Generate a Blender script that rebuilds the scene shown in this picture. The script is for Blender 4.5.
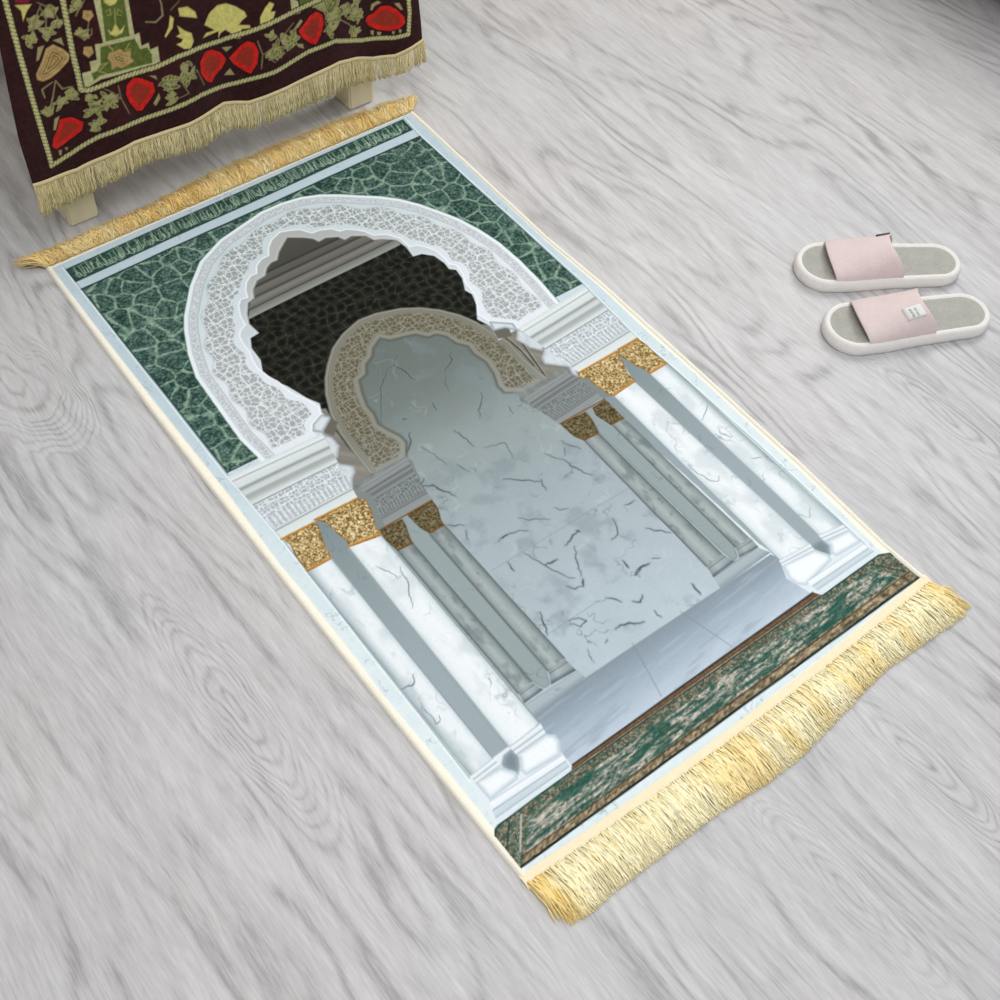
import bpy, bmesh, math
import numpy as np
from mathutils import Vector, Matrix
for o in list(bpy.data.objects): bpy.data.objects.remove(o)
SC=bpy.context.scene; COL=SC.collection
# ---------------- camera (metres, rug centre at the origin, +y = head end of the rug)
cd=bpy.data.cameras.new('camera'); cam=bpy.data.objects.new('camera',cd); COL.objects.link(cam); SC.camera=cam
cd.sensor_width=36; cd.lens=45.483; cd.clip_start=.02
cr=((.7931926,-.6071181,.0474663),(.4700788,.6599721,.5860569),(-.3871321,-.4425431,.8088784))   # right, up, back
cam.matrix_world=Matrix(((cr[0][0],cr[1][0],cr[2][0],-.6856786),(cr[0][1],cr[1][1],cr[2][1],-.8947899),(cr[0][2],cr[1][2],cr[2][2],1.3503298),(0,0,0,1)))
# ---------------- room light
w=bpy.data.worlds.new('room_light'); SC.world=w; w.use_nodes=True
bg=w.node_tree.nodes['Background']; bg.inputs[0].default_value=(.93,.95,1,1); bg.inputs[1].default_value=.42
def area(name,loc,aim,size,power,col=(1,1,1)):
    l=bpy.data.lights.new(name,'AREA'); l.shape='RECTANGLE'; l.size,l.size_y=size; l.energy=power; l.color=col
    o=bpy.data.objects.new(name,l); COL.objects.link(o); o.location=loc
    o.rotation_euler=(Vector(aim)-Vector(loc)).to_track_quat('-Z','Y').to_euler(); return o
area('window_light',(1.9,.95,2.15),(0.1,.1,0),(1.7,1.5),60,(1,.99,.975))
area('ceiling_light',(-.5,-1.0,2.7),(-.2,-.2,0),(1.6,1.6),41,(1,.99,.98))
vs=SC.view_settings; vs.view_transform='Standard'; vs.look='None'; vs.exposure=0.0; vs.gamma=1; vs.use_curve_mapping=False

# outlines of everything printed or woven, in tenths of a millimetre on the textile itself
def A2(l): return np.array(l,float).reshape(-1,2)*1e-4
FRAME=A2([-3261,5662,3090,5679,3234,5679,3236,5390,3186,1940,3232,688,3214,-478,3236,-1539,3214,-3573,3134,-5082,3179,-5702,1519,-5762,-48,-5788,-1020,-5799,-2202,-5764,-3234,-5736,-3214,-5640,-3205,-5141,-3217,-4311,-3268,-2975,-3250,-2610,-3258,-1380,-3282,-764,-3252,515,-3270,2357,-3274,4233])
OUTL=A2([-3309,5695,-3381,4023,-3355,2200,-3358,335,-3399,-476,-3376,-917,-3366,-1551,-3347,-2754,-3341,-3083,-3309,-4437,-3318,-5014,-3300,-5715])
OUTR=A2([3300,5715,3300,5481,3257,2028,3315,787,3327,-1441,3320,-3469,3270,-5064,3300,-5715])
FRAMELN=[A2([-3099,5602,-3099,5018,-3100,828,-3051,-462,-3061,-1070,-3062,-4484,-3055,-4963]),
 A2([3081,5637,3032,5103,3061,910,3038,669,3003,-428,3038,-1027,3067,-2745,3038,-4994])]
BAND=A2([-3103,5528,3052,5625,3033,5306,-3105,5198])
GREEN=A2([-3099,5018,3032,5103,3048,893,2550,905,1233,1048,-1809,1110,-2652,838,-3083,857])
ARCH_ARC=A2([-2632,845,-2670,1247,-2641,1827,-2602,2554,-2471,3013,-2289,3452,-2154,3696,-1782,4183,-1411,4542,-926,4790,-517,4889,-100,4990,264,4993,597,4937,889,4812,1149,4635,1394,4434,1645,4240,1871,4011,2065,3737,2230,3426,2380,3099,2489,2720,2568,2310,2592,1837,2576,1323,2522,798])
ARCH_O=A2([-2621,185,-2632,845,-2670,1247,-2641,1827,-2602,2554,-2471,3013,-2289,3452,-2154,3696,-1782,4183,-1411,4542,-926,4790,-517,4889,-100,4990,264,4993,597,4937,889,4812,1149,4635,1394,4434,1645,4240,1871,4011,2065,3737,2230,3426,2380,3099,2489,2720,2568,2310,2592,1837,2576,1323,2522,798,2520,349,1831,269,188,598,-1335,345,-1998,188])
OPENING=A2([-1506,1027,-1441,1179,-1527,1351,-1636,1696,-1724,1870,-1775,2134,-1690,2328,-1676,2598,-1587,2772,-1439,2788,-1457,3018,-1378,3206,-1252,3390,-1128,3428,-1055,3578,-909,3706,-757,3729,-645,3858,-540,3915,-436,3912,-316,4051,-150,4176,-54,4245,147,4107,248,4011,288,3903,424,3917,587,3832,639,3716,777,3729,954,3608,1005,3464,1119,3413,1284,3273,1321,3059,1291,2829,1434,2794,1560,2654,1596,2444,1582,2296,1657,2218,1630,2029,1516,1799,1552,1672,1477,1472,1306,1218,1378,996,1293,644,-257,458,-1445,424])
ARCH_F=A2([-1798,822,-1728,923,-1536,1005,-1491,1126,-1537,1336,-1646,1524,-1678,1681,-1701,1854,-1767,2014,-1803,2222,-1782,2392,-1738,2548,-1729,2729,-1696,2896,-1624,2989,-1515,3033,-1482,3229,-1403,3420,-1306,3526,-1207,3493,-1151,3645,-1053,3780,-940,3855,-841,3848,-757,3987,-641,4064,-493,4078,-407,4220,-277,4345,-88,4420,61,4372,197,4301,308,4132,445,4120,614,4042,686,3927,787,3913,908,3816,991,3719,1068,3557,1233,3471,1360,3275,1372,3024,1473,3008,1574,2885,1649,2726,1660,2532,1646,2383,1721,2305,1693,2089,1617,1935,1603,1790,1577,1605,1472,1425,1379,1291,1427,1085,1692,851,1679,738,1352,247,-1759,435])
ARCH_FL=A2([-1798,822,-1728,923,-1536,1005,-1491,1126,-1537,1336,-1646,1524,-1678,1681,-1701,1854,-1767,2014,-1803,2222,-1782,2392,-1738,2548,-1729,2729,-1696,2896,-1624,2989,-1515,3033,-1482,3229,-1403,3420,-1306,3526,-1207,3493,-1151,3645,-1053,3780,-940,3855,-841,3848,-757,3987,-641,4064,-493,4078,-407,4220,-277,4345,-88,4420,61,4372,197,4301,308,4132,445,4120,614,4042,686,3927,787,3913,908,3816,991,3719,1068,3557,1233,3471,1360,3275,1372,3024,1473,3008,1574,2885,1649,2726,1660,2532,1646,2383,1721,2305,1693,2089,1617,1935,1603,1790,1577,1605,1472,1425,1379,1291,1427,1085])
ARCH_TIPS=[A2([-1798,822,-1728,923,-1536,1005,-1455,904,-1473,852,-1615,757,-1695,707]),
 A2([1427,1085,1692,851,1667,722,1642,690,1534,839,1353,891])]
INTERIOR=A2([-1567,-241,-1553,163,-1517,560,-1436,934,-1273,1261,-1124,1518,-722,1932,-157,2162,483,2012,955,1660,1245,1162,1400,545,1398,-158,1680,-264,1871,-994,1820,-4218,1026,-4302,-1194,-4268,-2006,-4249,-2173,-3885,-2038,-1168])
BEAM=A2([-1423,3103,1290,3147,1284,3273,1043,3520,789,3748,448,3955,171,4145,-30,4283,-293,4088,-622,3894,-888,3742,-1132,3506,-1304,3302])
SLAB=A2([-2014,-4259,1916,-4305,2244,-5067,-2218,-5073])
SLABLN=[A2([-408,-4246,-600,-4997]),
 A2([382,-4254,558,-4997])]
WALLLN=[A2([-916,285,651,319]),
 A2([-1182,-2401,626,-2407,1103,-2424]),
 A2([-1148,-3537,-331,-3543])]
CRACKS=[(2,A2([-995,363,-824,590,-540,972,-414,1066,-339,1151,-204,1172])),
 (3,A2([-183,1203,-190,1093,-139,919,-116,756])),
 (1.5,A2([-183,1203,-105,1266,-3,1312])),
 (2.5,A2([630,916,538,863,539,792,402,701,289,642])),
 (1.5,A2([289,642,169,428,138,314])),
 (2,A2([-163,303,-183,228,-213,138])),
 (3,A2([-680,280,-621,255])),
 (2,A2([506,56,396,-91,275,-183,211,-314])),
 (1,A2([-878,805,-741,687])),
 (1,A2([-400,1263,-505,1083])),
 (3,A2([-721,40,-781,-46,-891,-180,-992,-276])),
 (3,A2([-992,-276,-1073,-509,-1121,-761,-1020,-711])),
 (2.5,A2([-991,-853,-975,-966,-896,-1083,-848,-1197])),
 (1.5,A2([-689,-408,-659,-575,-632,-698])),
 (1.5,A2([-524,-754,-451,-972])),
 (2.5,A2([-209,-279,-182,-427,-152,-661])),
 (1.2,A2([-750,-238,-700,-400])),
 (1.5,A2([-51,-753,103,-820,220,-848,205,-956,145,-1124])),
 (2.5,A2([-177,-1342,-35,-1443,92,-1542,224,-1656])),
 (2,A2([245,-1630,198,-1719,185,-1811])),
 (2.5,A2([666,-1514,723,-1638,702,-1686,769,-1817,848,-1976])),
 (1.8,A2([874,-1280,908,-1390,976,-1480,999,-1539])),
 (1.5,A2([553,-1308,666,-1514])),
 (1.2,A2([831,-1399,748,-1509])),
 (2,A2([661,-389,640,-507])),
 (1.2,A2([628,289,680,216])),
 (2,A2([-837,-2096,-721,-2072,-608,-2095,-413,-2184])),
 (3,A2([-765,-2087,-680,-2082])),
 (1.5,A2([-398,-1953,-286,-2065,-64,-2207])),
 (3,A2([-165,-2642,-2,-2586,122,-2559])),
 (4,A2([101,-2544,133,-2586])),
 (2,A2([-672,-2431,-625,-2578,-566,-2751,-499,-2911,-390,-3100])),
 (4,A2([-567,-2731,-385,-2750])),
 (2,A2([-80,-2722,-187,-2873,-253,-3013,-298,-3129])),
 (4,A2([-313,-3174,-373,-3259])),
 (2,A2([-548,-3133,-494,-3226,-377,-3263])),
 (2.5,A2([-923,-2420,-948,-2514,-944,-2572])),
 (2.5,A2([-1062,-3231,-1103,-3342,-1134,-3460,-1186,-3545])),
 (1.5,A2([-1065,-1711,-1137,-1851])),
 (2,A2([-1229,-1496,-1154,-1570,-1045,-1640])),
 (1.5,A2([98,-2090,136,-2169,238,-2210])),
 (2.5,A2([-1092,-721,-1118,-803,-1001,-867,-953,-981,-874,-1098])),
 (2,A2([-840,-3550,-722,-3582,-668,-3674,-784,-3696,-857,-3590])),
 (2.5,A2([869,-3054,930,-3144,998,-3186,1080,-3291])),
 (2,A2([613,-2675,569,-2800,497,-2905,382,-2919])),
 (3,A2([272,-3520,395,-3478,523,-3487])),
 (1.5,A2([287,-3288,269,-3388])),
 (1.5,A2([611,-3445,712,-3507])),
 (2,A2([775,-4030,767,-4207])),
 (2,A2([876,-2605,1038,-2620])),
 (2.5,A2([262,-3513,405,-3466,539,-3488])),
 (2.5,A2([286,-3250,279,-3376])),
 (2.5,A2([-251,-3565,-178,-3635,-135,-3720])),
 (3,A2([-13,-3790,60,-3860,148,-3798])),
 (3.5,A2([-450,-3972,-362,-3965,-262,-4002,-211,-4057,-87,-4104])),
 (2,A2([122,-4056,108,-4128,130,-4179])),
 (2,A2([780,-4044,766,-4133,757,-4218])),
 (1.5,A2([-678,-4050,-622,-4022])),
 (1,A2([-911,-3985,-957,-4173]))]
SIDEGREY=[A2([-1598,1136,-1422,1056,-1468,783,-1537,235,-1483,-259,-1894,-492,-1944,150,-1798,673]),
 A2([1282,1112,1329,691,1234,189,1211,-439,1760,-505,1936,-628,2010,144,1715,713]),
 A2([-1522,951,-1494,844,-1540,279,-1542,-299,-1750,-395,-1758,-146,-1650,357,-1628,638]),
 A2([1354,940,1401,737,1456,-268,1704,-280,1745,162,1639,379,1520,558,1619,780])]
FILLG=[A2([1820,-455,2033,-557,2022,-1100,2011,-1671,1782,-1510,1836,-1014]),
 A2([-1904,-365,-1733,-487,-1962,-1374,-2107,-1270,-2008,-804])]
FILLS=[A2([-1477,920,-1424,752,-1602,577,-1675,714]),
 A2([1366,932,1595,845,1521,654,1317,723])]
SIDELN=[A2([-1513,815,-1543,324,-1545,-256]),
 A2([1413,825,1447,369,1422,10]),
 A2([1556,509,1433,-229])]
BARCH_O=A2([-1583,-594,-1553,163,-1517,560,-1436,934,-1296,1277,-1142,1531,-970,1731,-745,1948,-478,2095,-135,2195,159,2163,506,2046,760,1895,978,1693,1161,1442,1270,1194,1330,932,1377,754,1424,576,1399,214,1421,-129,1500,-665,1027,-624,-1191,-630])
BARCH_I=A2([-1035,-267,-964,-213,-865,-71,-872,61,-946,242,-998,408,-943,587,-941,761,-866,998,-767,1222,-624,1258,-519,1415,-363,1493,-265,1613,-73,1717,23,1602,257,1535,398,1484,507,1337,636,1318,732,1203,770,1009,877,863,855,688,904,466,860,219,770,7,771,-130,956,-260,222,-755,-748,-698])
REAR_ENT=[(A2([-1785,-329,-1013,-283,-1144,-1066,-1978,-1058]),A2([-1834,-213,-1545,-256,-1003,-269,-975,-393,-1030,-540,-1063,-680,-1151,-780,-1161,-954,-1144,-1066,-1978,-1058,-1945,-849,-1915,-477])),
 (A2([911,-386,1739,-328,1871,-994,1041,-1052]),A2([910,-273,1456,-268,1704,-234,1797,-392,1867,-488,1871,-994,1041,-1052,1006,-874,959,-665,901,-513,854,-391]))]
REAR_PIL=[A2([-1611,-1048,-1499,-1070,-1358,-1365,-1468,-1518,-1497,-3915,-1576,-4090,-1668,-4089,-1726,-3932,-1757,-1483]),
 A2([1510,-1008,1625,-1045,1773,-1305,1632,-1513,1641,-3878,1543,-4076,1468,-4098,1426,-3916,1393,-1496])]
REAR_SH=[A2([-1480,-1491,-1250,-1481,-1218,-3916,-1486,-3940]),
 A2([-1964,-1467,-1747,-1490,-1736,-3925,-1960,-3959]),
 A2([1133,-1463,1381,-1467,1394,-3931,1108,-3953]),
 A2([1621,-1484,1840,-1485,1868,-3963,1619,-3958])]
REAR_EDGE=[A2([-1489,-1503,-1486,-3940]),
 A2([-1747,-1490,-1736,-3925]),
 A2([-1964,-1467,-1960,-3959]),
 A2([-1250,-1481,-1218,-3916]),
 A2([1370,-1480,1394,-3931]),
 A2([1633,-1492,1619,-3958]),
 A2([1840,-1485,1896,-2988,1920,-4116]),
 A2([1133,-1463,1108,-3953])]
REAR_BASE=[A2([-1478,-3929,-1217,-3933,-1204,-4128,-1567,-4097]),
 A2([-1952,-3948,-1734,-3942,-1686,-4093,-1983,-4104]),
 A2([1108,-3953,1405,-3939,1457,-4109,1067,-4128]),
 A2([1619,-3958,1879,-3971,1865,-4135,1553,-4102])]
REAR_PED=[A2([-1982,-4122,-1184,-4142,-1176,-4265,-1992,-4307]),
 A2([1067,-4128,1854,-4127,1938,-4283,1026,-4302])]
REAR_CAP=[A2([-1967,-1065,-1638,-1088,-1659,-1208,-1725,-1392,-1747,-1490,-1964,-1467,-1983,-1359,-1996,-1198]),
 A2([-1549,-1073,-1144,-1066,-1155,-1217,-1235,-1395,-1250,-1481,-1480,-1491,-1530,-1339,-1542,-1176]),
 A2([1052,-1038,1475,-1073,1462,-1240,1393,-1453,1370,-1480,1133,-1463,1065,-1329,1053,-1169]),
 A2([1602,-1073,1835,-1058,1879,-1224,1852,-1449,1829,-1477,1614,-1470,1588,-1351,1554,-1217])]
GAP=[A2([-2575,-399,-2470,-474,-2286,-895,-2414,-1088,-2449,-3257,-2435,-4455,-2467,-4647,-2547,-4787,-2681,-4643,-2712,-4437,-2703,-1068]),
 A2([2596,-385,2692,-452,2779,-751,2718,-1083,2659,-4451,2650,-4678,2537,-4751,2434,-4561,2447,-4475,2405,-1049]),
 A2([-2001,-1137,-1982,-1492,-1982,-4218,-2006,-4550,-2002,-4395]),
 A2([2011,-1069,1859,-1030,1840,-1485,1919,-4154,2019,-4569,1946,-4422])]
GAPLN=[A2([-2443,-1086,-2467,-3077,-2480,-4438])]
GAPDK=[A2([-2588,-4483,-2460,-4468,-2438,-4592,-2513,-4706,-2591,-4769,-2672,-4649,-2674,-4557]),
 A2([2425,-4497,2635,-4512,2651,-4659,2559,-4766,2470,-4779,2408,-4658])]
FR_SH=[A2([-3061,-1070,-2711,-1081,-2703,-4444,-3039,-4471]),
 A2([-2436,-1053,-2001,-1137,-1993,-4402,-2463,-4435]),
 A2([1988,-1075,2416,-1057,2447,-4475,1946,-4441]),
 A2([2694,-1067,3037,-1050,3027,-4537,2648,-4463])]
FR_EDGE=[A2([-2711,-1081,-2703,-4444]),
 A2([-2001,-1137,-1993,-4402]),
 A2([1988,-1075,1946,-4441]),
 A2([-3061,-1070,-3039,-4471]),
 A2([3037,-1050,3027,-4537])]
SHCR=[(2.5,A2([-2073,-1669,-2118,-1821,-2152,-1979,-2232,-2137,-2305,-2263])),
 (2,A2([-2319,-1492,-2271,-1600,-2196,-1801])),
 (3.5,A2([-3052,-3099,-2977,-3108,-2918,-3139,-2861,-3101,-2814,-3019])),
 (2,A2([-2971,-3386,-2978,-3537,-2982,-3712,-2911,-3697,-2876,-3634])),
 (1.5,A2([-2112,-3568,-2125,-3625,-2148,-3675])),
 (2,A2([2039,-2592,2034,-2798,2076,-2952,2176,-3043,2245,-2989])),
 (2,A2([2715,-2123,2897,-2030,2996,-1965])),
 (1.5,A2([2831,-3028,2934,-3079])),
 (1.5,A2([2808,-3012,2957,-3096]))]
BASEFILL=[A2([-3048,-4465,-2696,-4434,-2473,-4428,-2414,-4579,-2016,-4824,-2023,-4942,-2030,-5059,-2838,-5122,-3173,-5136,-3077,-4504]),
 A2([1946,-4441,2445,-4550,2635,-4512,3027,-4537,3032,-4893,3057,-5047,3097,-5152,2028,-5133,1923,-5058,1824,-4691])]
FR_BELL=[A2([-3047,-4615,-3047,-4540,-2698,-4570,-2587,-4727,-2621,-4808,-3038,-4829]),
 A2([-2461,-4621,-2451,-4552,-2023,-4553,-1937,-4632,-1937,-4726,-2039,-4869,-2525,-4833,-2543,-4744]),
 A2([1889,-4589,1923,-4500,2433,-4580,2537,-4751,2501,-4839,1958,-4917,1864,-4831,1845,-4706]),
 A2([2651,-4659,2643,-4576,3045,-4629,3047,-4807,3022,-4866,2600,-4834,2570,-4755])]
FR_RING=[A2([-3041,-4455,-2696,-4434,-2690,-4560,-3043,-4573]),
 A2([-2463,-4435,-1983,-4409,-2014,-4560,-2459,-4562]),
 A2([1935,-4433,2458,-4483,2432,-4599,1912,-4530]),
 A2([2637,-4455,3038,-4526,3033,-4640,2643,-4576])]
FR_PLI=[A2([-3054,-4832,-2029,-4876,-2067,-5123,-3148,-5140]),
 A2([2002,-4875,3020,-4904,3074,-5155,2017,-5144])]
FR_ENT=[(A2([-3108,814,-1706,715,-1915,-477,-3051,-462]),[A2([-1706,715,-1632,556,-1631,386,-1765,230,-1901,264]),
 A2([-1878,227,-1665,-6,-1699,-106,-1787,-166,-1896,-330,-1915,-477,-2032,-274,-1981,-28])]),
 (A2([1679,738,3032,827,3003,-428,1880,-473]),[A2([1679,738,1520,558,1590,317,1697,171,1830,245]),
 A2([1855,276,1600,73,1564,-42,1811,-285,1773,-422,1808,-515,1966,-277,1924,37])])]
FR_CAP=[A2([-3057,-438,-2617,-466,-2563,-524,-2623,-711,-2665,-871,-2697,-1035,-2721,-1074,-3058,-1065,-3059,-997,-3055,-779,-3019,-579]),
 A2([-2561,-448,-1956,-468,-1839,-551,-1892,-770,-1974,-983,-1994,-1104,-2010,-1150,-2426,-1061,-2408,-941,-2444,-763,-2463,-557]),
 A2([1868,-442,2581,-446,2538,-630,2434,-884,2442,-1006,2405,-1049,1999,-1084,1953,-1006,1910,-793,1913,-612,1796,-530]),
 A2([2631,-433,3003,-428,3033,-594,3023,-826,3038,-1027,3013,-1056,2699,-1061,2697,-976,2629,-835,2588,-617,2567,-508])]
FR_CAPLN=[A2([-3057,-448,-2607,-473]),
 A2([-2556,-442,-1930,-476]),
 A2([1880,-450,2581,-446]),
 A2([2631,-433,3003,-428]),
 A2([-3055,-1037,-2713,-1061]),
 A2([-2428,-1041,-2003,-1117]),
 A2([2000,-1061,2417,-1035]),
 A2([2695,-1044,3026,-1041])]
RE_CAPLN=[A2([-1967,-1065,-1144,-1066]),
 A2([1052,-1038,1847,-1044]),
 A2([-1966,-1447,-1738,-1478]),
 A2([-1471,-1478,-1250,-1481]),
 A2([1133,-1442,1381,-1467]),
 A2([1621,-1462,1841,-1463])]
CARPET=A2([-3246,-5196,-3198,-5132,-3143,-5115,-2078,-5100,-2014,-5040,1945,-5037,2017,-5144,3063,-5147,3206,-5211,3235,-5687,-3246,-5645])
STEP=A2([-2014,-5040,1945,-5037,2017,-5144,-2094,-5119])
CMAIN=A2([-2818,-5224,2893,-5234,3010,-5544,-3110,-5578])
CBOT=A2([-3066,-5541,3177,-5532,3192,-5656,-3216,-5625])
CGREEN=[A2([-2852,-5141,-2870,-5127,-3207,-5506,-3204,-5592])]
CLINES=[(0.0028,(18,26,22),A2([-3239,-5636,3235,-5687])),
 (0.0018,(14,60,48),A2([-3246,-5196,-3198,-5132,-3143,-5115,-2078,-5100])),
 (0.0018,(14,60,48),A2([2017,-5144,3063,-5147,3206,-5211,3203,-5266])),
 (0.0022,(196,188,172),A2([-2865,-5175,-3128,-5495])),
 (0.0016,(24,66,54),A2([-3009,-5142,-3223,-5383])),
 (0.0014,(18,26,22),A2([-2014,-5040,1945,-5037])),
 (0.0014,(60,50,36),A2([-3130,-5550,3187,-5558])),
 (0.0012,(190,180,160),A2([2782,-5230,2999,-5536])),
 (0.0018,(28,70,56),A2([2873,-5182,3154,-5535]))]
BRAID=[A2([-2635,4376,-2662,3882,-2681,3258,-2691,2675,-2693,1988,-2701,1400,-2555,1405,-2356,1422,-1913,1544,-1380,1578,-845,1563,-256,1592,348,1517,981,1522,1638,1616,2115,1621,2647,1397,3204,1280,3460,1277,3495,1645,3458,2350]),
 A2([-1895,4130,-1933,3720,-1980,2991,-1994,2360,-1903,2323,-1391,2348,-880,2312,-521,2355,-134,2339,190,2300,661,2308,1284,2358,1706,2387,2281,2447])]
REDS=[A2([-2398,2029,-2224,1996,-2075,1851,-2123,1727,-2268,1665,-2446,1618,-2560,1605,-2616,1672,-2566,1795,-2467,1897]),
 A2([-1357,2202,-1231,2280,-1111,2220,-959,2089,-953,1945,-1052,1841,-1133,1778,-1213,1714,-1296,1749,-1371,1924,-1394,2076]),
 A2([-181,2114,-69,2235,45,2226,191,2112,264,1965,177,1855,48,1784,-37,1696,-122,1755,-199,1930]),
 A2([303,1974,507,2121,615,2171,729,2098,771,1939,726,1748,604,1606,510,1686,366,1846]),
 A2([1475,2026,1589,2107,1704,2207,1814,2239,1914,2152,1935,2002,1866,1819,1768,1687,1664,1747,1546,1875]),
 A2([2723,1716,2760,1787,2875,1809,2992,1893,3128,1877,3263,1776,3399,1600,3408,1489,3301,1419,3114,1423,2931,1490,2775,1612])]
CRIM=[A2([-2550,3994,-2307,3910,-2386,3829,-2540,3893])]
TAN=[A2([-2546,2834,-2417,2980,-2317,3134,-2210,3158,-2096,3051,-2023,2936,-2066,2844,-2214,2747,-2351,2691,-2475,2685,-2549,2748]),
 A2([-1704,3496,-1592,3456,-1582,3370,-1666,3316,-1739,3395]),
 A2([-1816,2987,-1709,2958,-1701,2857,-1787,2802,-1849,2891]),
 A2([-1498,2780,-1437,2768,-1328,2781,-1280,2708,-1174,2701,-1206,2601,-1169,2519,-1248,2504,-1371,2484,-1424,2538,-1514,2517,-1501,2625,-1536,2705])]
TEMPLE=[A2([-1534,3662,-1533,3580,-1544,2950,-1664,2974,-1686,2741,-1789,2748,-1801,2607,-1926,2612,-1956,2352,-1695,2430,-797,2352,-779,2619,-901,2609,-901,2720,-1012,2707,-1003,2913,-1079,2908,-1058,3414,-1051,3495]),
 A2([1395,2595,1522,2512,1544,2305,1398,2317])]
TGREEN=[A2([-1431,3626,-1439,3547,-1501,2956,-1151,2913,-1115,3434,-1108,3514]),
 A2([-1596,2905,-1090,2846,-1043,2662,-936,2655,-895,2527,-910,2396,-1681,2492,-1796,2447,-1801,2562,-1714,2573,-1648,2659]),
 A2([1545,2543,1852,2436,1826,2385,1551,2382])]
YELL=[A2([-14,2650,88,2793,236,2873,371,2859,389,2851,515,2768,638,2647,667,2559,580,2512,533,2461,688,2414,700,2350,562,2381,522,2236,404,2260,380,2369,310,2444,227,2415,177,2328,197,2459,-79,2458,0,2521,135,2505]),
 A2([-442,2829,-332,2699,-234,2618,-224,2478,-295,2390,-401,2431,-514,2553,-425,2553,-396,2588,-493,2669,-423,2688]),
 A2([-378,3068,-229,3037,-118,2910,-103,2795,-216,2857,-379,2938]),
 A2([-519,3010,-465,2947,-512,2810,-642,2702,-659,2730,-570,2853]),
 A2([844,2357,860,2490,956,2612,1045,2678,1119,2613,1047,2521,1126,2493,1074,2394,966,2353,899,2307]),
 A2([-1441,3128,-1392,3067,-1308,3165,-1271,3044,-1176,3096,-1241,2990,-1350,2976,-1421,3034]),
 A2([-1407,3556,-1197,3483,-1250,3429,-1333,3427,-1391,3489]),
 A2([-2565,3872,-2336,3801,-2436,3716,-2515,3603,-2501,3759])]
PETAL=[A2([2806,1515,2874,1500,2859,1408,2814,1447]),
 A2([2919,1462,2998,1433,2973,1355,2928,1394]),
 A2([3172,1412,3226,1393,3205,1335,3178,1356]),
 A2([3289,1413,3343,1393,3323,1329,3291,1358]),
 A2([2821,1870,2836,1969,2950,2002,3016,1947,2902,1925,2854,1858]),
 A2([3220,1886,3312,1875,3378,1736,3332,1742]),
 A2([213,2191,388,2145,278,2085]),
 A2([184,1720,298,1800,361,1660]),
 A2([-2540,1575,-2482,1549,-2522,1461,-2543,1492]),
 A2([-2442,1563,-2389,1550,-2414,1487]),
 A2([-1024,1757,-905,1901,-901,1803,-988,1705]),
 A2([-1000,2223,-896,2182,-888,2108]),
 A2([1414,1841,1538,1784,1551,1695,1449,1765]),
 A2([1419,2107,1535,2208,1573,2163,1479,2075]),
 A2([-2493,3009,-2420,3195,-2322,3189,-2448,3013]),
 A2([-2205,3219,-2076,3214,-2068,3083,-2164,3183]),
 A2([-2530,1913,-2467,2076,-2380,2086,-2492,1897])]
CSTROKES=[(0.0035,(150,144,104),A2([-882,3032,-742,2981,-621,3046,-611,3215,-620,3282])),
 (0.003,(132,126,88),A2([-1654,3622,-1755,3535,-1815,3453,-1755,3535])),
 (0.003,(132,126,88),A2([-1666,3316,-1717,3187,-1844,3170,-1783,3083,-1669,3127,-1651,3205])),
 (0.002,(160,160,90),A2([-1408,3370,-1342,3388,-1340,3304,-1400,3315])),
 (0.002,(160,160,90),A2([-1177,3288,-1227,3348,-1263,3276,-1207,3246])),
 (0.0025,(160,160,90),A2([-1275,3365,-1317,3125])),
 (0.0025,(160,160,90),A2([-1491,2909,-1431,2798,-1492,2711])),
 (0.0025,(160,160,90),A2([-1172,2811,-1254,2731,-1170,2721])),
 (0.0025,(160,160,90),A2([-1676,2648,-1550,2644,-1695,2566,-1587,2478])),
 (0.003,(150,146,92),A2([-2305,2628,-2405,2398,-2515,2213])),
 (0.003,(150,146,92),A2([-2305,2628,-2243,2468,-2100,2455])),
 (0.003,(150,146,92),A2([-2348,2623,-2522,2581,-2517,2444])),
 (0.0032,(110,100,70),A2([-339,3162,-484,3084,-387,3136])),
 (0.003,(132,126,88),A2([-2235,3745,-2328,3617,-2418,3424])),
 (0.003,(132,126,88),A2([-2245,3709,-2207,3553,-2252,3384])),
 (0.003,(132,126,88),A2([-2261,3794,-2120,3664,-2050,3476])),
 (0.0025,(132,126,88),A2([-1802,1961,-1644,2084,-1479,2040,-1615,2213,-1724,2304])),
 (0.0025,(132,126,88),A2([-1479,2040,-1408,1747])),
 (0.0025,(132,126,88),A2([-1479,2040,-1477,2250])),
 (0.0025,(132,126,88),A2([-829,2061,-550,1974,-247,1997,-414,2227])),
 (0.0025,(132,126,88),A2([-247,1997,-174,1727])),
 (0.0025,(132,126,88),A2([-550,1974,-456,1719,-692,1693])),
 (0.003,(132,126,88),A2([826,1876,1087,1964,1271,2101,1406,2193])),
 (0.003,(132,126,88),A2([826,1876,773,2122])),
 (0.003,(132,126,88),A2([826,1876,776,1644])),
 (0.003,(132,126,88),A2([866,1861,1013,1679])),
 (0.003,(132,126,88),A2([1945,1998,2205,1966])),
 (0.003,(132,126,88),A2([1945,1998,2101,1732])),
 (0.003,(132,126,88),A2([1945,1998,2006,2221,2220,2186])),
 (0.003,(132,126,88),A2([2017,1992,2212,1963,2401,1791,2525,1597])),
 (0.003,(132,126,88),A2([2212,1963,2330,2086,2552,2110])),
 (0.0025,(90,100,50),A2([-2251,1885,-2354,1765,-2437,1655]))]
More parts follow.
